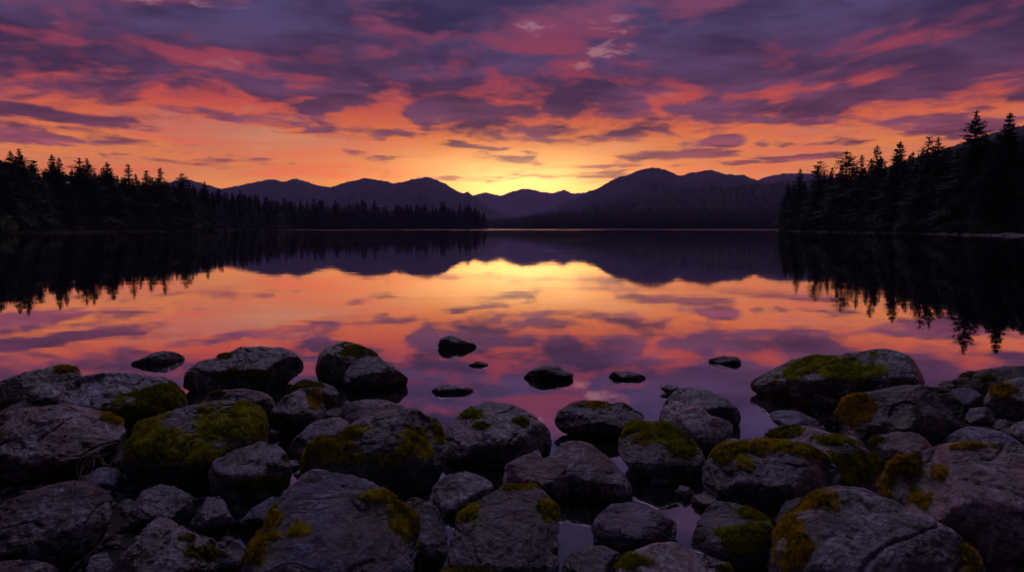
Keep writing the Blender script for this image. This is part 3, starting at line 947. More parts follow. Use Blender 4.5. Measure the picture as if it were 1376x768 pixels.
def boulder(name, label, outline, yb, tint='grey', moss=(), depth=0.42, seed=None, sq=0.80, facets=5, rough=1.0, strata=0.0, group='boulders on the lake shore', mcol=(1, 1, 1), sink=0.10, lean=0.5):
    seed = len(BOULDERS) + 1 if seed is None else seed
    rs = np.random.RandomState(seed * 7 + 3)
    pts = np.array(outline, float)
    sq = rs.uniform(.68, .90)
    chop = rs.choice([0.0, .05, .09])
    x0, x1 = pts[:, 0].min(), pts[:, 0].max()
    y0, y1 = pts[:, 1].min(), pts[:, 1].max()
    wpx, hpx = x1 - x0, y1 - y0
    cx, cy = (x0 + x1) / 2, y0 + 0.56 * hpx
    # push the hidden underside further down so that the stone is bedded
    low = pts[:, 1] > cy
    pts[low, 1] += sink * hpx * ((pts[low, 1] - cy) / max(1, (y1 - cy)))
    Yb = ground_y(yb)
    wm = wpx * Yb / F
    T = max(depth * wm, 0.30 * hpx * Yb / F)
    hm = 0.5 * hpx * Yb / F
    Yc = Yb + 0.45 * T + 0.25 * lean * hm
    # frame: right, up and towards the camera along the view ray
    r0 = ray(cx, cy)
    C = np.array([0, 0, H]) + r0 * (Yc / r0[1])
    tv = -r0 / np.linalg.norm(r0)
    av = np.cross([0, 0, 1], tv); av /= np.linalg.norm(av)
    bv = np.cross(tv, av)
    # outline in metres on the plane through C
    pl = []
    for (qx, qy) in pts:
        r = ray(qx, qy)
        s = np.dot(C - np.array([0, 0, H]), tv) / np.dot(r, tv)
        w = np.array([0, 0, H]) + r * s - C
        pl.append((np.dot(w, av), np.dot(w, bv)))
    pl = np.array(pl)
    # radius by angle
    M = 360
    th = np.linspace(-math.pi, math.pi, M, endpoint=False)
    rad = np.zeros(M)
    n = len(pl)
    for k in range(n):
        p, q = pl[k], pl[(k + 1) % n]
        e = q - p
        dx, dy = np.cos(th), np.sin(th)
        den = dx * e[1] - dy * e[0]
        den = np.where(np.abs(den) < 1e-9, 1e-9, den)
        s = (p[0] * e[1] - p[1] * e[0]) / den
        u = (p[0] * dy - p[1] * dx) / den
        ok = (u >= -1e-6) & (u <= 1 + 1e-6) & (s > 0)
        rad = np.where(ok, np.maximum(rad, s), rad)
    rad[rad <= 0] = np.median(rad[rad > 0])
    ker = np.exp(-0.5 * (np.arange(-12, 13) / 4.0) ** 2); ker /= ker.sum()
    rad = np.convolve(np.concatenate([rad[-12:], rad, rad[:12]]), ker, 'valid')
    sub = 7 if wpx > 105 else (6 if wpx > 45 else 5)
    sv, sf = ico(sub)
    ta = np.arctan2(sv[:, 1], sv[:, 0])
    ro = np.hypot(sv[:, 0], sv[:, 1])
    rr = np.interp(ta, np.concatenate([th, [math.pi]]), np.concatenate([rad, rad[:1]]))
    k = np.maximum(ro, 1e-6) ** sq
    a = np.cos(ta) * rr * k
    b = np.sin(ta) * rr * k
    tp = np.sign(sv[:, 2]) * np.abs(sv[:, 2]) ** sq * T
    hw, hh = np.ptp(pl[:, 0]) / 2, np.ptp(pl[:, 1]) / 2
    dep = math.asin(max(-1, min(1, -r0[2] / np.linalg.norm(r0))))
    # broken faces: planes that cut the front and the back
    for sgn in (1, -1):
        pls = []
        for q in range(facets):
            if q == 0:
                al = dep + R(rs.uniform(18, 40)) if sgn > 0 else R(rs.uniform(30, 60))
                nn = np.array([rs.uniform(-.22, .22), math.cos(al), math.sin(al)])
                fr = rs.uniform(.80, .90)
            else:
                ang = rs.uniform(0, 2 * math.pi)
                nt_ = rs.uniform(.45, .92)
                nn = np.array([math.cos(ang) * math.sqrt(1 - nt_ ** 2), math.sin(ang) * math.sqrt(1 - nt_ ** 2) * .9, nt_])
                fr = rs.uniform(.74, .92) - chop
            nn /= np.linalg.norm(nn)
            h = fr * math.sqrt((hw * nn[0]) ** 2 + (hh * nn[1]) ** 2 + (T * nn[2]) ** 2)
            pls.append((nn, h))
        sel = tp * sgn > 0
        t0 = np.abs(tp[sel]); kk = 0.045 * T
        t1 = t0.copy()
        for nn, h in pls:
            ti = (h - nn[0] * a[sel] - nn[1] * b[sel]) / nn[2]
            m_ = np.minimum(t1, ti)
            t1 = m_ - kk * np.log1p(np.exp(-np.abs(t1 - ti) / kk)) 
        t1 = np.maximum(t1, 0.06 * t0)
        tp[sel] = sgn * t1
    loc = np.stack([a, b, tp], 1)
    W = C + loc[:, :1] * av + loc[:, 1:2] * bv + loc[:, 2:] * tv
    # the upper half leans back from the shore: slide every point along its own sight line
    lb = np.maximum(b / hh + 0.25, 0.0)
    eye = np.array([0, 0, H])
    dist = np.linalg.norm(C - eye)
    W = eye + (W - eye) * (1 + (lean * hh * lb ** 1.15 * 0.9) / dist)[:, None]
    size = (hw * hh * T) ** (1 / 3)

    def normals(W):
        fn = np.cross(W[sf[:, 1]] - W[sf[:, 0]], W[sf[:, 2]] - W[sf[:, 0]])
        N = np.zeros_like(W)
        for c in range(3): np.add.at(N, sf[:, c], fn)
        return N / (np.linalg.norm(N, axis=1)[:, None] + 1e-12)
    N = normals(W)
    if np.sum(N * (W - C)) < 0: N = -N
    q = (W - C) / size + seed * 5.17
    d = 0.085 * gnoise(q * 1.1) + 0.070 * gnoise(q * 2.3 + 3)
    rdg = 0.5 - np.abs(fbm(q * 2.0 + 9, 4, .55))
    rough = rough * rs.uniform(.45, 1.05)
    d += rough * (0.085 * (rdg - .35) + 0.042 * fbm(q * 5.0, 4, .6) + 0.010 * gnoise(q * 21) + .006 * gnoise(q * 43))
    # a few cracks
    cr = np.abs(gnoise(q * [0.9, 0.9, 1.5] + 31))
    d -= rough * 0.055 * np.exp(-(cr / 0.022) ** 2) * (gnoise(q * 1.3 + 50) > 0.0)
    if strata:
        sd = rs.normal(size=3) * [.25, .2, .25] + [0, 0, 1]
        sd /= np.linalg.norm(sd)
        sc = (q @ sd)
        d += strata * 0.05 * gnoise(np.stack([sc * 6, q[:, 0] * .7, q[:, 1] * .7], 1))
    W = W + N * (d * size)[:, None]
    N = normals(W)
    if np.sum(N * (W - C)) < 0: N = -N; 
    base = np.array([C[0], C[1], min(0.0, W[:, 2].min())])
    fcs = sf
    fn = np.cross(W[sf[:, 1]] - W[sf[:, 0]], W[sf[:, 2]] - W[sf[:, 0]])
    if np.sum(fn * (W[sf].mean(1) - C)) < 0: fcs = sf[:, ::-1]
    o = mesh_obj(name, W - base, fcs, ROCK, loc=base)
    t = TINT[tint]
    j = rs.uniform(.88, 1.12)
    o.color = (t[0] * j, t[1] * j, t[2] * j, 1)
    tag(o, label, 'boulder' if name == 'boulder' else 'stone', group)
    BOULDERS.append(o)
    if moss:
        rel = W - np.array([0, 0, H])
        fz = rel @ FW
        px = CX + F * (rel @ RT) / fz; py = CY - F * (rel @ UP) / fz
        msk = np.full(len(W), -0.80)
        for (mx, my, rx, ry) in moss:
            msk = np.maximum(msk, 1 - np.sqrt(((px - mx) / rx) ** 2 + ((py - my) / ry) ** 2))
        msk = msk + 1.1 * fbm((W - C) / 0.16 + seed, 6, .66) + 0.35 * fbm((W - C) / 0.022 + seed, 2) + 0.20
        # moss keeps off undersides
        msk = msk + np.minimum(0, N[:, 2] + 0.25) * 1.2
        al = np.clip((msk + 0.75) / 0.8, 0, 1) ** 1.5
        at = o.data.attributes.new('algae', 'FLOAT', 'POINT')
        at.data.foreach_set('value', al.astype(np.float32))
        keep = msk > -0.35
        fk = fcs[keep[fcs].all(1)]
        if len(fk) > 10:
            used = np.unique(fk)
            mp = -np.ones(len(W), int); mp[used] = np.arange(len(used))
            Wm = W[used]; Nm = N[used]; mm = np.clip((msk[used] - 0.12) * 2.0, 0, 1)
            bump = 0.5 + 0.9 * gnoise((Wm - C) / 0.035 + 7) + .4 * gnoise((Wm - C) / 0.013 + 3)
            off = mm * (0.002 + 0.010 * np.clip(bump, 0, 2)) - 0.005 * (msk[used] < 0.15)
            Vs = Wm + Nm * off[:, None]
            Fs = mp[fk]
            # tufts of short shoots standing on the cushion
            e1 = Vs[Fs[:, 1]] - Vs[Fs[:, 0]]; e2 = Vs[Fs[:, 2]] - Vs[Fs[:, 0]]
            ar = 0.5 * np.linalg.norm(np.cross(e1, e2), axis=1)
            nt_ = int(min(26000, max(400, ar.sum() / (0.0040 ** 2))))
            pr = ar * np.clip(msk[used][Fs].mean(1) + 0.33, 0.0, 0.55) ** 1.6; idx = rs.choice(len(Fs), nt_, p=pr / pr.sum())
            u = rs.rand(nt_, 2); fl = u.sum(1) > 1; u[fl] = 1 - u[fl]
            pc = Vs[Fs[idx, 0]] + e1[idx] * u[:, :1] + e2[idx] * u[:, 1:]
            nn = Nm[Fs[idx, 0]]
            m1 = mm[Fs[idx, 0]]
            dr = nn + rs.normal(size=(nt_, 3)) * 0.55 + [0, 0, .25]
            dr /= np.linalg.norm(dr, axis=1)[:, None]
            sd = np.cross(dr, rs.normal(size=(nt_, 3))); sd /= np.linalg.norm(sd, axis=1)[:, None]
            ln = (0.004 + 0.008 * rs.rand(nt_)) * (0.5 + 0.5 * m1)
            wd = ln * 0.30
            tv_ = np.empty((nt_ * 3, 3))
            tv_[0::3] = pc - sd * wd[:, None] - nn * .002
            tv_[1::3] = pc + sd * wd[:, None] - nn * .002
            tv_[2::3] = pc + dr * ln[:, None]
            tf = np.arange(nt_ * 3).reshape(-1, 3) + len(Vs)
            mo = mesh_obj('moss', np.concatenate([Vs, tv_]) - base, np.concatenate([Fs, tf]), MOSS, parent=o)
            mo.color = (*mcol, 1)
    return o


Bd = lambda *a, **k: boulder('boulder', *a, **k)
St = lambda *a, **k: boulder('stone', *a, **k)
YEL = (1.25, 1.1, .8); DIM = (.6, .62, .6); ORG = (1.3, .95, .8)

# far stones standing in the water
Bd('long grey boulder in the water at left, broad flat back', [(243, 515), (250, 497), (270, 484), (300, 476), (325, 468), (350, 466), (380, 466), (395, 475), (412, 488), (405, 500), (385, 512), (355, 524), (320, 527), (280, 525), (250, 522)], 525, 'grey',
   [(330, 503, 28, 8), (300, 478, 10, 4)], strata=1.0, mcol=DIM, depth=.3)
St('low dark stone alone in the water at far left', [(170, 488), (190, 482), (205, 474), (220, 471), (235, 473), (252, 481), (240, 486), (222, 489), (200, 489)], 488, 'dark', depth=.28)
Bd('rounded boulder in the water with a green mossy top, behind a darker one', [(423, 500), (428, 480), (440, 465), (460, 460), (480, 463), (505, 474), (518, 487), (515, 500), (490, 515), (455, 518), (430, 512)], 514, 'green', [(478, 469, 28, 8)], mcol=DIM)
Bd('smooth dark boulder in the water overlapping the mossy topped one', [(460, 515), (463, 500), (475, 485), (490, 478), (510, 480), (530, 493), (550, 508), (545, 518), (520, 525), (480, 527)], 523, 'dark', depth=.36)
St('teardrop shaped dark stone farthest out in the lake', [(587, 465), (592, 455), (604, 450), (620, 455), (643, 464), (630, 468), (612, 469), (595, 468)], 468, 'dark', depth=.3)
St('tiny dark stone in the water below the teardrop shaped one', [(627, 491), (640, 485), (655, 487), (657, 490), (642, 492)], 491, 'dark', depth=.3)
St('flat pale rimmed stone barely above the water left of centre', [(578, 525), (590, 517), (605, 516), (642, 523), (625, 527), (600, 529), (585, 528)], 527, 'pale', depth=.25)
St('humped dark stone in open water just right of centre', [(699, 511), (712, 498), (730, 491), (750, 492), (774, 504), (760, 509), (735, 511), (715, 511)], 510, 'dark', depth=.3)
St('flat pale stone in the water right of the humped dark one', [(816, 505), (825, 499), (850, 499), (872, 507), (850, 510), (825, 510)], 509, 'pale', depth=.25)
St('small pointed dark stone in the water near the big right mossy boulder', [(949, 484), (970, 478), (990, 479), (999, 487), (980, 489), (965, 489)], 488, 'dark', depth=.28)
St('small rough stone peeping out behind the dark round boulder', [(886, 521), (895, 517), (910, 517), (917, 525), (900, 530)], 529, 'pink', depth=.3)
Bd('flat layered boulder in the water with brown moss along its crest', [(743, 565), (752, 552), (765, 543), (790, 538), (815, 541), (840, 542), (860, 553), (869, 562), (855, 575), (840, 585), (805, 593), (775, 588), (755, 578)], 591, 'grey', [(795, 543, 40, 6)], strata=1.2, mcol=ORG, depth=.32, lean=1.0)
Bd('dark round boulder in the water with a smooth back', [(886, 562), (893, 540), (905, 525), (925, 520), (950, 524), (975, 535), (990, 550), (996, 563), (985, 575), (950, 580), (900, 575)], 574, 'dark', rough=.7)
Bd('pinkish pointed boulder leaning on the dark round one', [(895, 580), (905, 557), (920, 548), (940, 545), (955, 558), (985, 568), (984, 580), (970, 595), (940, 605), (910, 600)], 602, 'pink', rough=.5)
Bd('large boulder in the water at right with bright moss along its back', [(1003, 517), (1015, 508), (1040, 492), (1075, 480), (1100, 476), (1135, 478), (1160, 470), (1185, 467), (1205, 470), (1225, 482), (1238, 500), (1242, 518), (1235, 545), (1190, 556), (1130, 555), (1080, 545), (1040, 533), (1012, 524)], 548, 'dark',
   [(1100, 489, 34, 11), (1135, 495, 46, 15), (1065, 504, 22, 10)], depth=.30, mcol=(.95, 1.1, .8))
Bd('low flat boulder at the right edge of the photo by the water', [(1253, 517), (1280, 510), (1300, 502), (1340, 494), (1376, 491), (1420, 493), (1430, 515), (1400, 533), (1340, 536), (1290, 533)], 535, 'brown', [(1330, 508, 16, 4), (1300, 502, 12, 3)], strata=.8, mcol=DIM)
Bd('rounded boulder with orange moss at the right edge above smaller stones', [(1322, 540), (1330, 525), (1350, 513), (1376, 508), (1410, 515), (1420, 545), (1400, 565), (1350, 566), (1330, 558)], 566, 'brown', [(1342, 522, 20, 9)], mcol=ORG)
St('smooth oval stone between the dark mossy block and the right edge', [(1270, 530), (1280, 522), (1305, 521), (1325, 533), (1328, 545), (1300, 552), (1275, 545)], 551, 'blue', rough=.5)
St('squarish grey stone right of the dark mossy block', [(1297, 560), (1303, 548), (1325, 546), (1336, 555), (1337, 570), (1318, 576), (1300, 574)], 576, 'grey', rough=.6)
St('little stone wedged beside the squarish grey one', [(1333, 577), (1340, 562), (1352, 563), (1358, 578), (1345, 585)], 585, 'brown')
St('dark mossy stone half cut by the right edge', [(1352, 580), (1365, 568), (1390, 564), (1415, 575), (1415, 600), (1370, 605)], 606, 'green')
Bd('dark oblong block with orange moss on its left end', [(1119, 570), (1122, 548), (1135, 535), (1160, 528), (1200, 522), (1240, 519), (1265, 521), (1290, 535), (1298, 550), (1297, 570), (1280, 588), (1230, 597), (1170, 597), (1130, 590)], 595, 'dark', [(1146, 548, 24, 22)], mcol=ORG, rough=.7)
St('low pointed stone between the big right mossy boulder and the pale slab', [(1033, 556), (1050, 550), (1075, 553), (1100, 565), (1113, 578), (1090, 586), (1055, 580), (1040, 567)], 582, 'blue')
Bd('pale tilted slab with moss bands on both ends', [(1020, 592), (1035, 578), (1060, 570), (1085, 572), (1115, 582), (1150, 595), (1180, 610), (1200, 630), (1195, 650), (1150, 665), (1090, 655), (1040, 625)], 658, 'pale', [(1048, 578, 28, 8), (1130, 590, 34, 7), (1150, 628, 46, 18)], mcol=(.9, 1, .8), depth=.36)
Bd('rounded brownish stone between the dark block and the big right boulder', [(1165, 605), (1175, 588), (1200, 580), (1225, 580), (1245, 590), (1257, 605), (1245, 620), (1210, 630), (1175, 622)], 627, 'brown', [(1180, 590, 14, 9)], mcol=DIM)
Bd('pale bluish low stone above the big right boulder', [(1258, 602), (1270, 585), (1300, 573), (1325, 573), (1355, 583), (1375, 598), (1370, 612), (1310, 615), (1265, 612)], 614, 'blue', rough=.6)
# middle band
Bd('mossy humped boulder in the water right of centre', [(829, 605), (835, 580), (850, 567), (870, 565), (900, 570), (930, 590), (945, 610), (952, 625), (945, 640), (930, 648), (900, 648), (860, 638), (838, 620)], 646, 'grey', [(855, 574, 22, 10), (890, 582, 38, 13), (915, 602, 26, 14)], mcol=(.85, .9, .8), lean=1.0)
Bd('broad rounded boulder in the water at centre with dark base', [(592, 605), (600, 575), (615, 560), (635, 545), (655, 537), (680, 539), (705, 550), (727, 565), (740, 590), (739, 610), (725, 622), (690, 624), (640, 624), (605, 622)], 624, 'grey', [(630, 555, 20, 9), (648, 572, 16, 6), (702, 566, 12, 5)], mcol=(.7, .9, .7), lean=1.0)
St('thin flat stone lying in the water before the broad centre boulder', [(622, 627), (635, 623), (665, 622), (692, 624), (680, 629), (645, 631)], 630, 'dark', depth=.3)
Bd('cleft boulder with a glowing red top beside the dome shaped one', [(677, 650), (680, 625), (700, 612), (725, 605), (728, 618), (742, 611), (760, 615), (772, 625), (770, 650), (760, 668), (740, 674), (710, 672), (685, 662)], 672, 'pink', rough=.9, facets=7, lean=1.0)
Bd('dome shaped brown boulder in the water behind the cleft one', [(742, 640), (742, 610), (755, 594), (775, 591), (800, 602), (825, 622), (843, 645), (851, 658), (840, 668), (800, 673), (765, 670), (747, 655)], 671, 'brown', rough=.7, lean=1.0)
Bd('oval dark boulder in the shallow pool right of centre', [(794, 710), (800, 695), (820, 678), (850, 675), (880, 684), (905, 700), (912, 712), (905, 725), (880, 735), (840, 742), (805, 727)], 740, 'grey', lean=1.0)
Bd('low dark stone in the pool at the bottom edge', [(753, 765), (765, 745), (790, 734), (815, 735), (835, 745), (840, 775), (800, 792), (760, 787)], 790, 'dark')
Bd('pink boulder with a green moss rim at the bottom edge, right of the pool', [(815, 790), (830, 757), (850, 743), (880, 730), (905, 728), (935, 738), (965, 752), (987, 766), (990, 795), (920, 818), (850, 812)], 814, 'pink', [(843, 752, 30, 9), (972, 762, 12, 7)], rough=.7)
St('small grey pebble at the edge of the pool by the humped mossy boulder', [(907, 660), (915, 651), (928, 655), (933, 664), (922, 671)], 670, 'grey')
St('flat brown stone at the edge of the pool below the big mossy slab', [(927, 675), (940, 662), (955, 664), (967, 672), (945, 684)], 683, 'brown')
St('half sunk stone between the pinkish pointed boulder and the big slab', [(953, 601), (968, 588), (990, 589), (1003, 598), (980, 611)], 608, 'blue')
Bd('big flat topped slab covered with golden moss on its upper edge', [(943, 645), (950, 620), (965, 605), (985, 595), (1020, 591), (1050, 594), (1090, 603), (1115, 615), (1131, 635), (1128, 660), (1110, 680), (1060, 690), (1000, 688), (955, 672)], 688, 'grey', [(1045, 599, 62, 9), (978, 608, 16, 14), (998, 620, 14, 12), (1100, 609, 24, 8)], mcol=YEL, depth=.38)
Bd('boulder with dark green moss on its right face beside the pool', [(928, 730), (935, 700), (950, 680), (965, 675), (995, 678), (1020, 690), (1038, 705), (1043, 730), (1030, 755), (990, 765), (950, 755)], 764, 'grey', [(1008, 688, 30, 10), (1003, 718, 28, 20)], mcol=(.75, .8, .7), rough=.7)
St('dim stone in the dark gap under the golden mossed slab', [(1040, 700), (1055, 672), (1075, 668), (1091, 680), (1080, 705), (1055, 718)], 716, 'green')
Bd('huge reddish boulder at the right edge with moss on its left shoulder', [(1178, 655), (1185, 635), (1205, 615), (1235, 605), (1265, 600), (1300, 594), (1350, 594), (1400, 600), (1440, 640), (1450, 720), (1420, 770), (1340, 775), (1270, 745), (1220, 705), (1190, 678)], 772, 'pink',
   [(1210, 622, 30, 13), (1190, 648, 13, 16), (1300, 598, 30, 5), (1262, 635, 9, 9), (1240, 670, 20, 12)], mcol=ORG, depth=.36)
Bd('big tent shaped boulder at the bottom right with a moss covered left slope', [(1032, 760), (1035, 725), (1050, 700), (1080, 680), (1110, 662), (1140, 654), (1165, 658), (1200, 672), (1240, 695), (1275, 715), (1305, 735), (1327, 765), (1330, 800), (1250, 840), (1120, 840), (1050, 810)], 838, 'grey',
   [(1105, 675, 42, 14), (1062, 708, 26, 28), (1070, 742, 26, 24), (1305, 742, 12, 24)], mcol=ORG, rough=.8)
# left heap
Bd('dark boulder at the left edge nearest the water', [(-30, 560), (-10, 520), (0, 512), (30, 502), (55, 495), (80, 492), (100, 494), (110, 503), (113, 520), (105, 545), (85, 560)], 556, 'green', [(92, 497, 18, 5)], mcol=ORG, depth=.34)
Bd('dark boulder speckled with white lichen, mossy on its right flank', [(76, 540), (85, 525), (100, 508), (125, 501), (160, 500), (190, 503), (215, 508), (235, 520), (248, 535), (250, 550), (235, 565), (205, 580), (150, 587), (95, 570)], 586, 'blue', [(207, 533, 28, 13), (228, 524, 20, 14), (190, 555, 44, 20)], mcol=(.62, .7, .6))
St('smooth greenish stone between the speckled boulder and the left edge', [(-12, 560), (10, 545), (35, 535), (55, 533), (72, 541), (76, 555), (40, 568)], 564, 'green', [(66, 540, 9, 4)], rough=.5)
Bd('big reddish brown boulder at the left edge with a yellow moss cap', [(-40, 640), (-30, 575), (0, 553), (30, 546), (75, 544), (115, 546), (140, 553), (160, 562), (171, 575), (165, 592), (150, 605), (120, 628), (80, 645), (20, 655)], 652, 'pink', [(154, 560, 20, 8)], mcol=YEL, depth=.36)
Bd('thickly mossed boulder left of centre with a bare grey crown', [(168, 612), (175, 590), (195, 568), (225, 552), (250, 546), (275, 543), (300, 538), (330, 540), (350, 548), (359, 570), (358, 590), (345, 607), (330, 628), (300, 648), (240, 657), (190, 652), (170, 635)], 655, 'grey',
   [(332, 562, 30, 28), (300, 575, 38, 20), (200, 580, 26, 24), (245, 602, 66, 22), (185, 600, 20, 22), (272, 548, 12, 5)], mcol=(1.0, 1.05, .8), depth=.40)
Bd('low boulder behind the thickly mossed one at the water edge', [(268, 545), (280, 533), (300, 523), (340, 523), (365, 530), (371, 545), (365, 565), (340, 575), (300, 572)], 570, 'grey', [(287, 527, 14, 3)], mcol=DIM)
Bd('dark boulder with rusty moss on its right shoulder', [(360, 572), (365, 550), (385, 530), (405, 522), (425, 520), (433, 535), (437, 555), (425, 570), (400, 582), (375, 582)], 580, 'dark', [(424, 534, 11, 13)], mcol=ORG)
Bd('low mossy stone tucked behind the rusty mossed boulder', [(380, 532), (400, 515), (420, 510), (445, 517), (456, 527), (447, 540), (437, 550), (400, 547)], 547, 'green', [(405, 515, 22, 6)], mcol=DIM)
Bd('smooth elongated stone behind the golden mossed centre boulder', [(454, 562), (460, 545), (490, 535), (510, 536), (535, 543), (552, 550), (540, 572), (500, 582), (465, 580)], 580, 'brown', rough=.6)
St('small pale stone in the water left of the smooth elongated one', [(433, 556), (445, 548), (458, 548), (463, 560), (445, 564)], 562, 'pale', rough=.6)
St('tiny flat stone in the dark gap right of the thickly mossed boulder', [(358, 583), (365, 576), (375, 577), (381, 583), (370, 590)], 588, 'grey')
Bd('grey stone left of the golden mossed centre boulder', [(380, 612), (395, 590), (415, 572), (435, 562), (455, 560), (471, 568), (465, 592), (440, 612), (400, 624)], 620, 'grey')
Bd('large boulder at left centre with golden moss streaks and a green patch', [(400, 630), (408, 608), (430, 588), (470, 568), (505, 558), (540, 548), (560, 549), (582, 562), (597, 585), (601, 605), (595, 630), (578, 650), (540, 667), (480, 670), (430, 657), (408, 644)], 668, 'grey',
   [(560, 592, 24, 19), (438, 597, 42, 16), (480, 580, 26, 6), (470, 612, 50, 12), (592, 575, 10, 16)], mcol=YEL, depth=.40)
Bd('angular striped boulder with a pink lit right edge', [(281, 642), (285, 622), (315, 607), (345, 594), (365, 590), (378, 600), (390, 618), (395, 633), (385, 652), (350, 668), (320, 678), (295, 672), (283, 658)], 678, 'pale', [(352, 651, 32, 10)], strata=1.6, mcol=DIM, facets=7)
St('dark mossy stone under the big reddish boulder, behind the dry grass', [(123, 615), (140, 604), (160, 603), (171, 612), (167, 632), (140, 637)], 634, 'green')
Bd('bluish stone between the big left boulders', [(103, 652), (115, 638), (135, 627), (155, 628), (167, 640), (166, 662), (150, 672), (120, 674)], 672, 'blue')
Bd('big dark boulder at the lower left edge', [(-40, 740), (-20, 690), (10, 672), (45, 657), (85, 648), (115, 648), (135, 656), (148, 672), (147, 695), (138, 715), (122, 740), (80, 762), (20, 768)], 770, 'dark', depth=.36, rough=.8)
Bd('pinkish stone in the bottom left corner', [(-25, 795), (-5, 757), (25, 751), (60, 755), (87, 768), (92, 795)], 802, 'pink')
Bd('flat pale boulder in the shade right of the lower left boulder', [(163, 707), (178, 680), (190, 662), (215, 650), (240, 655), (266, 670), (272, 695), (255, 708), (220, 714), (180, 714)], 714, 'pale')
Bd('narrow upright stone leaning on the flat pale boulder', [(250, 707), (265, 690), (280, 665), (292, 664), (305, 680), (312, 697), (300, 722), (270, 724)], 723, 'grey', facets=7)
Bd('angular pointed boulder at the bottom left with a moss ledge', [(133, 780), (160, 750), (190, 715), (205, 700), (220, 696), (245, 708), (270, 718), (290, 725), (295, 745), (287, 778), (240, 802), (170, 808)], 802, 'pale', [(256, 722, 16, 4), (272, 738, 22, 12)], strata=1.0, mcol=DIM, facets=7)
St('small dark stone left of the big peaked boulder at the bottom', [(288, 768), (300, 737), (315, 726), (329, 733), (334, 762), (315, 778)], 780, 'dark')
St('grey stone half hidden behind the left flank of the big peaked boulder', [(322, 700), (340, 681), (365, 666), (382, 668), (376, 697), (350, 712), (330, 709)], 712, 'blue')
Bd('big peaked boulder at bottom left of centre, steep bluish face, yellow moss at right', [(322, 810), (330, 757), (350, 705), (375, 668), (400, 642), (420, 632), (445, 632), (475, 640), (500, 652), (530, 668), (550, 688), (562, 710), (566, 732), (552, 768), (530, 806), (480, 835), (400, 835)], 828, 'blue',
   [(510, 664, 24, 7), (549, 704, 20, 24), (368, 692, 12, 26), (402, 708, 16, 9), (345, 735, 12, 22)], mcol=YEL, facets=6)
Bd('smooth dark stone right of the big peaked boulder', [(532, 692), (548, 670), (565, 668), (585, 680), (597, 705), (603, 735), (592, 760), (565, 777), (540, 772)], 775, 'dark', rough=.5)
Bd('low stone in the water behind the front centre boulder', [(573, 682), (580, 657), (600, 638), (625, 632), (650, 640), (663, 652), (655, 677), (630, 692), (600, 697)], 692, 'grey', lean=1.0)
Bd('front centre boulder with a golden moss clump at its upper right', [(604, 747), (610, 710), (625, 685), (650, 665), (680, 653), (705, 649), (730, 660), (746, 680), (751, 705), (751, 747), (746, 790), (710, 806), (650, 806), (612, 790)], 804, 'grey', [(734, 680, 15, 20), (622, 688, 18, 16), (700, 654, 36, 5)], mcol=YEL, lean=1.0)
Bd('mossy stone just showing at the bottom edge below the front centre boulder', [(560, 795), (600, 765), (650, 763), (690, 769), (700, 795), (640, 806)], 818, 'pink', [(615, 768, 55, 8)], mcol=DIM)
St('pale little stone in the gap right of the lower left boulder', [(150, 737), (155, 717), (166, 718), (169, 735), (160, 742)], 742, 'blue')
St('dim stone at the bottom between the lower left and pointed boulders', [(103, 785), (125, 745), (145, 742), (153, 762), (146, 790)], 790, 'blue')

# small stones that fill the gaps
rs = np.random.RandomState(21)
GAPS = [((0, 640, 170, 690), 9, 'small dark stone in the shaded gaps between the left boulders', 'gap stones left'), ((160, 640, 340, 768), 12, 'small dark stone in the shaded gaps between the left boulders', 'gap stones left'),
        ((330, 570, 400, 640), 5, 'small dark stone in the shaded gaps between the left boulders', 'gap stones left'), ((1180, 600, 1376, 640), 6, 'small dark stone in the shaded gaps between the right boulders', 'gap stones right'),
        ((1030, 660, 1200, 740), 9, 'small dark stone in the shaded gaps between the right boulders', 'gap stones right'), ((1280, 540, 1376, 600), 7, 'small dark stone in the shaded gaps between the right boulders', 'gap stones right'),
        ((560, 640, 900, 768), 8, 'small sunken pebble in the shallow pool', 'pool pebbles')]
for (x0, y0, x1, y1), n, lab, grp in GAPS:
    for k in range(n):
        px, py = rs.uniform(x0, x1), rs.uniform(y0, y1)
        w = rs.uniform(9, 20); h = w * rs.uniform(.5, .75)
        ol = [(px + w * math.cos(t) * rs.uniform(.85, 1.1), py - h / 2 + h * math.sin(t) * rs.uniform(.85, 1.1)) for t in np.linspace(0, 6.28, 10)[:-1]]
        o = St(lab, ol, py + h * .3, rs.choice(['dark', 'grey', 'brown', 'blue']), seed=300 + int(px) + k, group=grp)

pts = []
while len(pts) < 5000:
    x, y = rs.uniform(-4.2, 4.6), rs.uniform(2.2, 6.2)
    z = float(ground_z([x], [y])[0])
    if z < -0.16: continue
    pts.append((x, y, z + .01, .006 + .026 * rs.rand() ** 3))
scatter_stones('gravel', 'dark pebbles lying in the gaps between the shore boulders', pts, 9, PEBBLE)

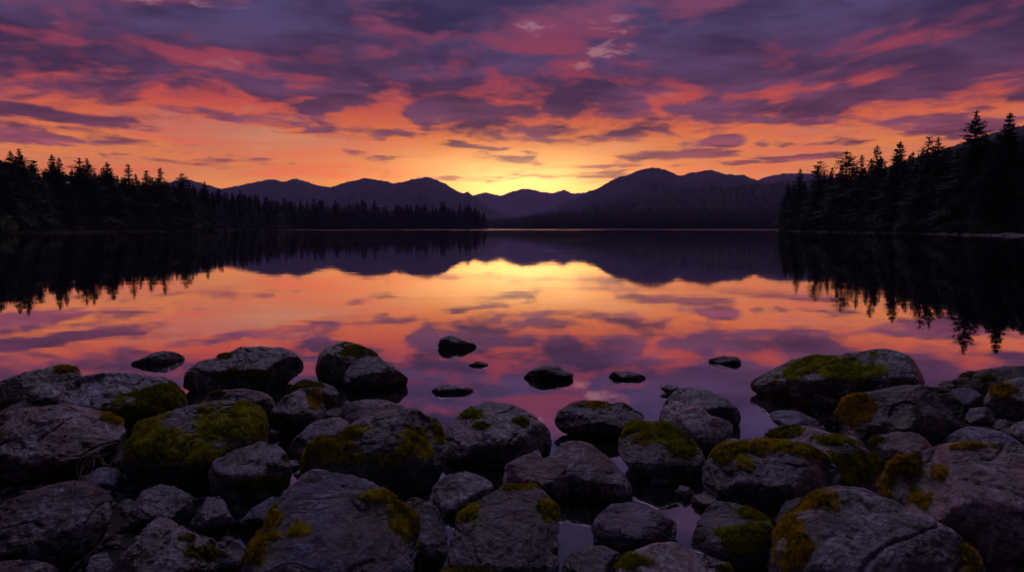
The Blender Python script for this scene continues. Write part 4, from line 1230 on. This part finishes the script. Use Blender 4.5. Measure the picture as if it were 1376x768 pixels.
# dry grass caught between the left boulders
V = []; Fc = []
yb = ground_y(655)
for strand in [[(108, 650), (103, 632), (106, 618), (115, 611), (128, 612)], [(112, 648), (118, 630), (126, 612), (133, 598)], [(108, 640), (110, 624), (118, 614), (130, 606), (134, 592)], [(120, 640), (126, 626), (127, 614), (132, 606)],
               [(126, 614), (134, 612), (138, 618), (142, 624), (149, 624)], [(128, 612), (140, 611), (150, 606)], [(133, 611), (136, 622), (144, 625)], [(105, 645), (112, 628), (122, 616), (133, 613), (140, 616)],
               [(150, 618), (148, 630), (151, 640)]]:
    pts3 = []
    for k, (a, b) in enumerate(strand):
        y = yb + 0.02 * (k % 3) + rs.uniform(-.02, .02) - .12
        pts3.append(at_y(a, b, y))
    pts3 = np.array(pts3)
    tt = np.linspace(0, 1, len(pts3)); t2 = np.linspace(0, 1, 18)
    sm = np.stack([np.interp(t2, tt, pts3[:, c]) for c in range(3)], 1)
    for _ in range(2): sm[1:-1] = (sm[:-2] + 2 * sm[1:-1] + sm[2:]) / 4
    v, f = tube(sm, np.linspace(.0032, .0016, 18), 5)
    n0 = sum(len(q) for q in V)
    V.append(v); Fc += [tuple(i + n0 for i in q) for q in f]
b0 = at_y(110, 650, yb)
o = mesh_obj('dry_grass_tuft', np.concatenate(V) - b0, Fc, STRAW, loc=b0)
tag(o, 'wisp of pale dry grass caught between the left boulders', 'dry grass')
V = []; Fc = []
for strand in [[(92, 768), (112, 750), (130, 736), (141, 721)], [(143, 708), (150, 704)]]:
    y = ground_y(772) - .10
    sm = np.array([at_y(a, b, y + .01 * k) for k, (a, b) in enumerate(strand)])
    v, f = tube(sm, np.linspace(.003, .0015, len(sm)), 5)
    n0 = sum(len(q) for q in V)
    V.append(v); Fc += [tuple(i + n0 for i in q) for q in f]
b0 = at_y(92, 768, ground_y(772))
o = mesh_obj('dry_grass_stalk', np.concatenate(V) - b0, Fc, STRAW, loc=b0)
tag(o, 'single thin straw lying between the lower left boulders', 'dry grass')

# ------------------------------------------------------------------ evening haze
m, nt, out = material('evening_haze')
pv = nt.new('ShaderNodeVolumePrincipled')
pv.inputs['Color'].default_value = (.54, .48, 1.0, 1)
pv.inputs['Density'].default_value = 1.25e-4
pv.inputs['Anisotropy'].default_value = 0.0
nt.l.new(pv.outputs[0], out.inputs['Volume'])
hx, hy0, hy1, hz0, hz1 = 9000, -9000, 9000, -4.2, 720
v = [(x, y, z) for z in (hz0, hz1) for x, y in ((-hx, hy0), (hx, hy0), (hx, hy1), (-hx, hy1))]
f = [(3, 2, 1, 0), (4, 5, 6, 7), (0, 1, 5, 4), (1, 2, 6, 5), (2, 3, 7, 6), (3, 0, 4, 7)]
o = mesh_obj('haze', v, f, m, smooth=False)
tag(o, 'thin violet evening haze over the lake and mountains', 'haze', kind='stuff')

# ------------------------------------------------------------------ render settings
SC.view_settings.view_transform = 'Standard'
SC.view_settings.look = 'None'
SC.view_settings.exposure = 0.0
SC.view_settings.gamma = 1.0
SC.view_settings.use_curve_mapping = False
cy = SC.cycles
cy.use_denoising = True
try: cy.denoiser = 'OPENIMAGEDENOISE'
except Exception: pass
cy.max_bounces = 6
cy.diffuse_bounces = 2
cy.glossy_bounces = 3
cy.transparent_max_bounces = 6
cy.volume_bounces = 0
cy.use_adaptive_sampling = True
cy.adaptive_threshold = 0.02
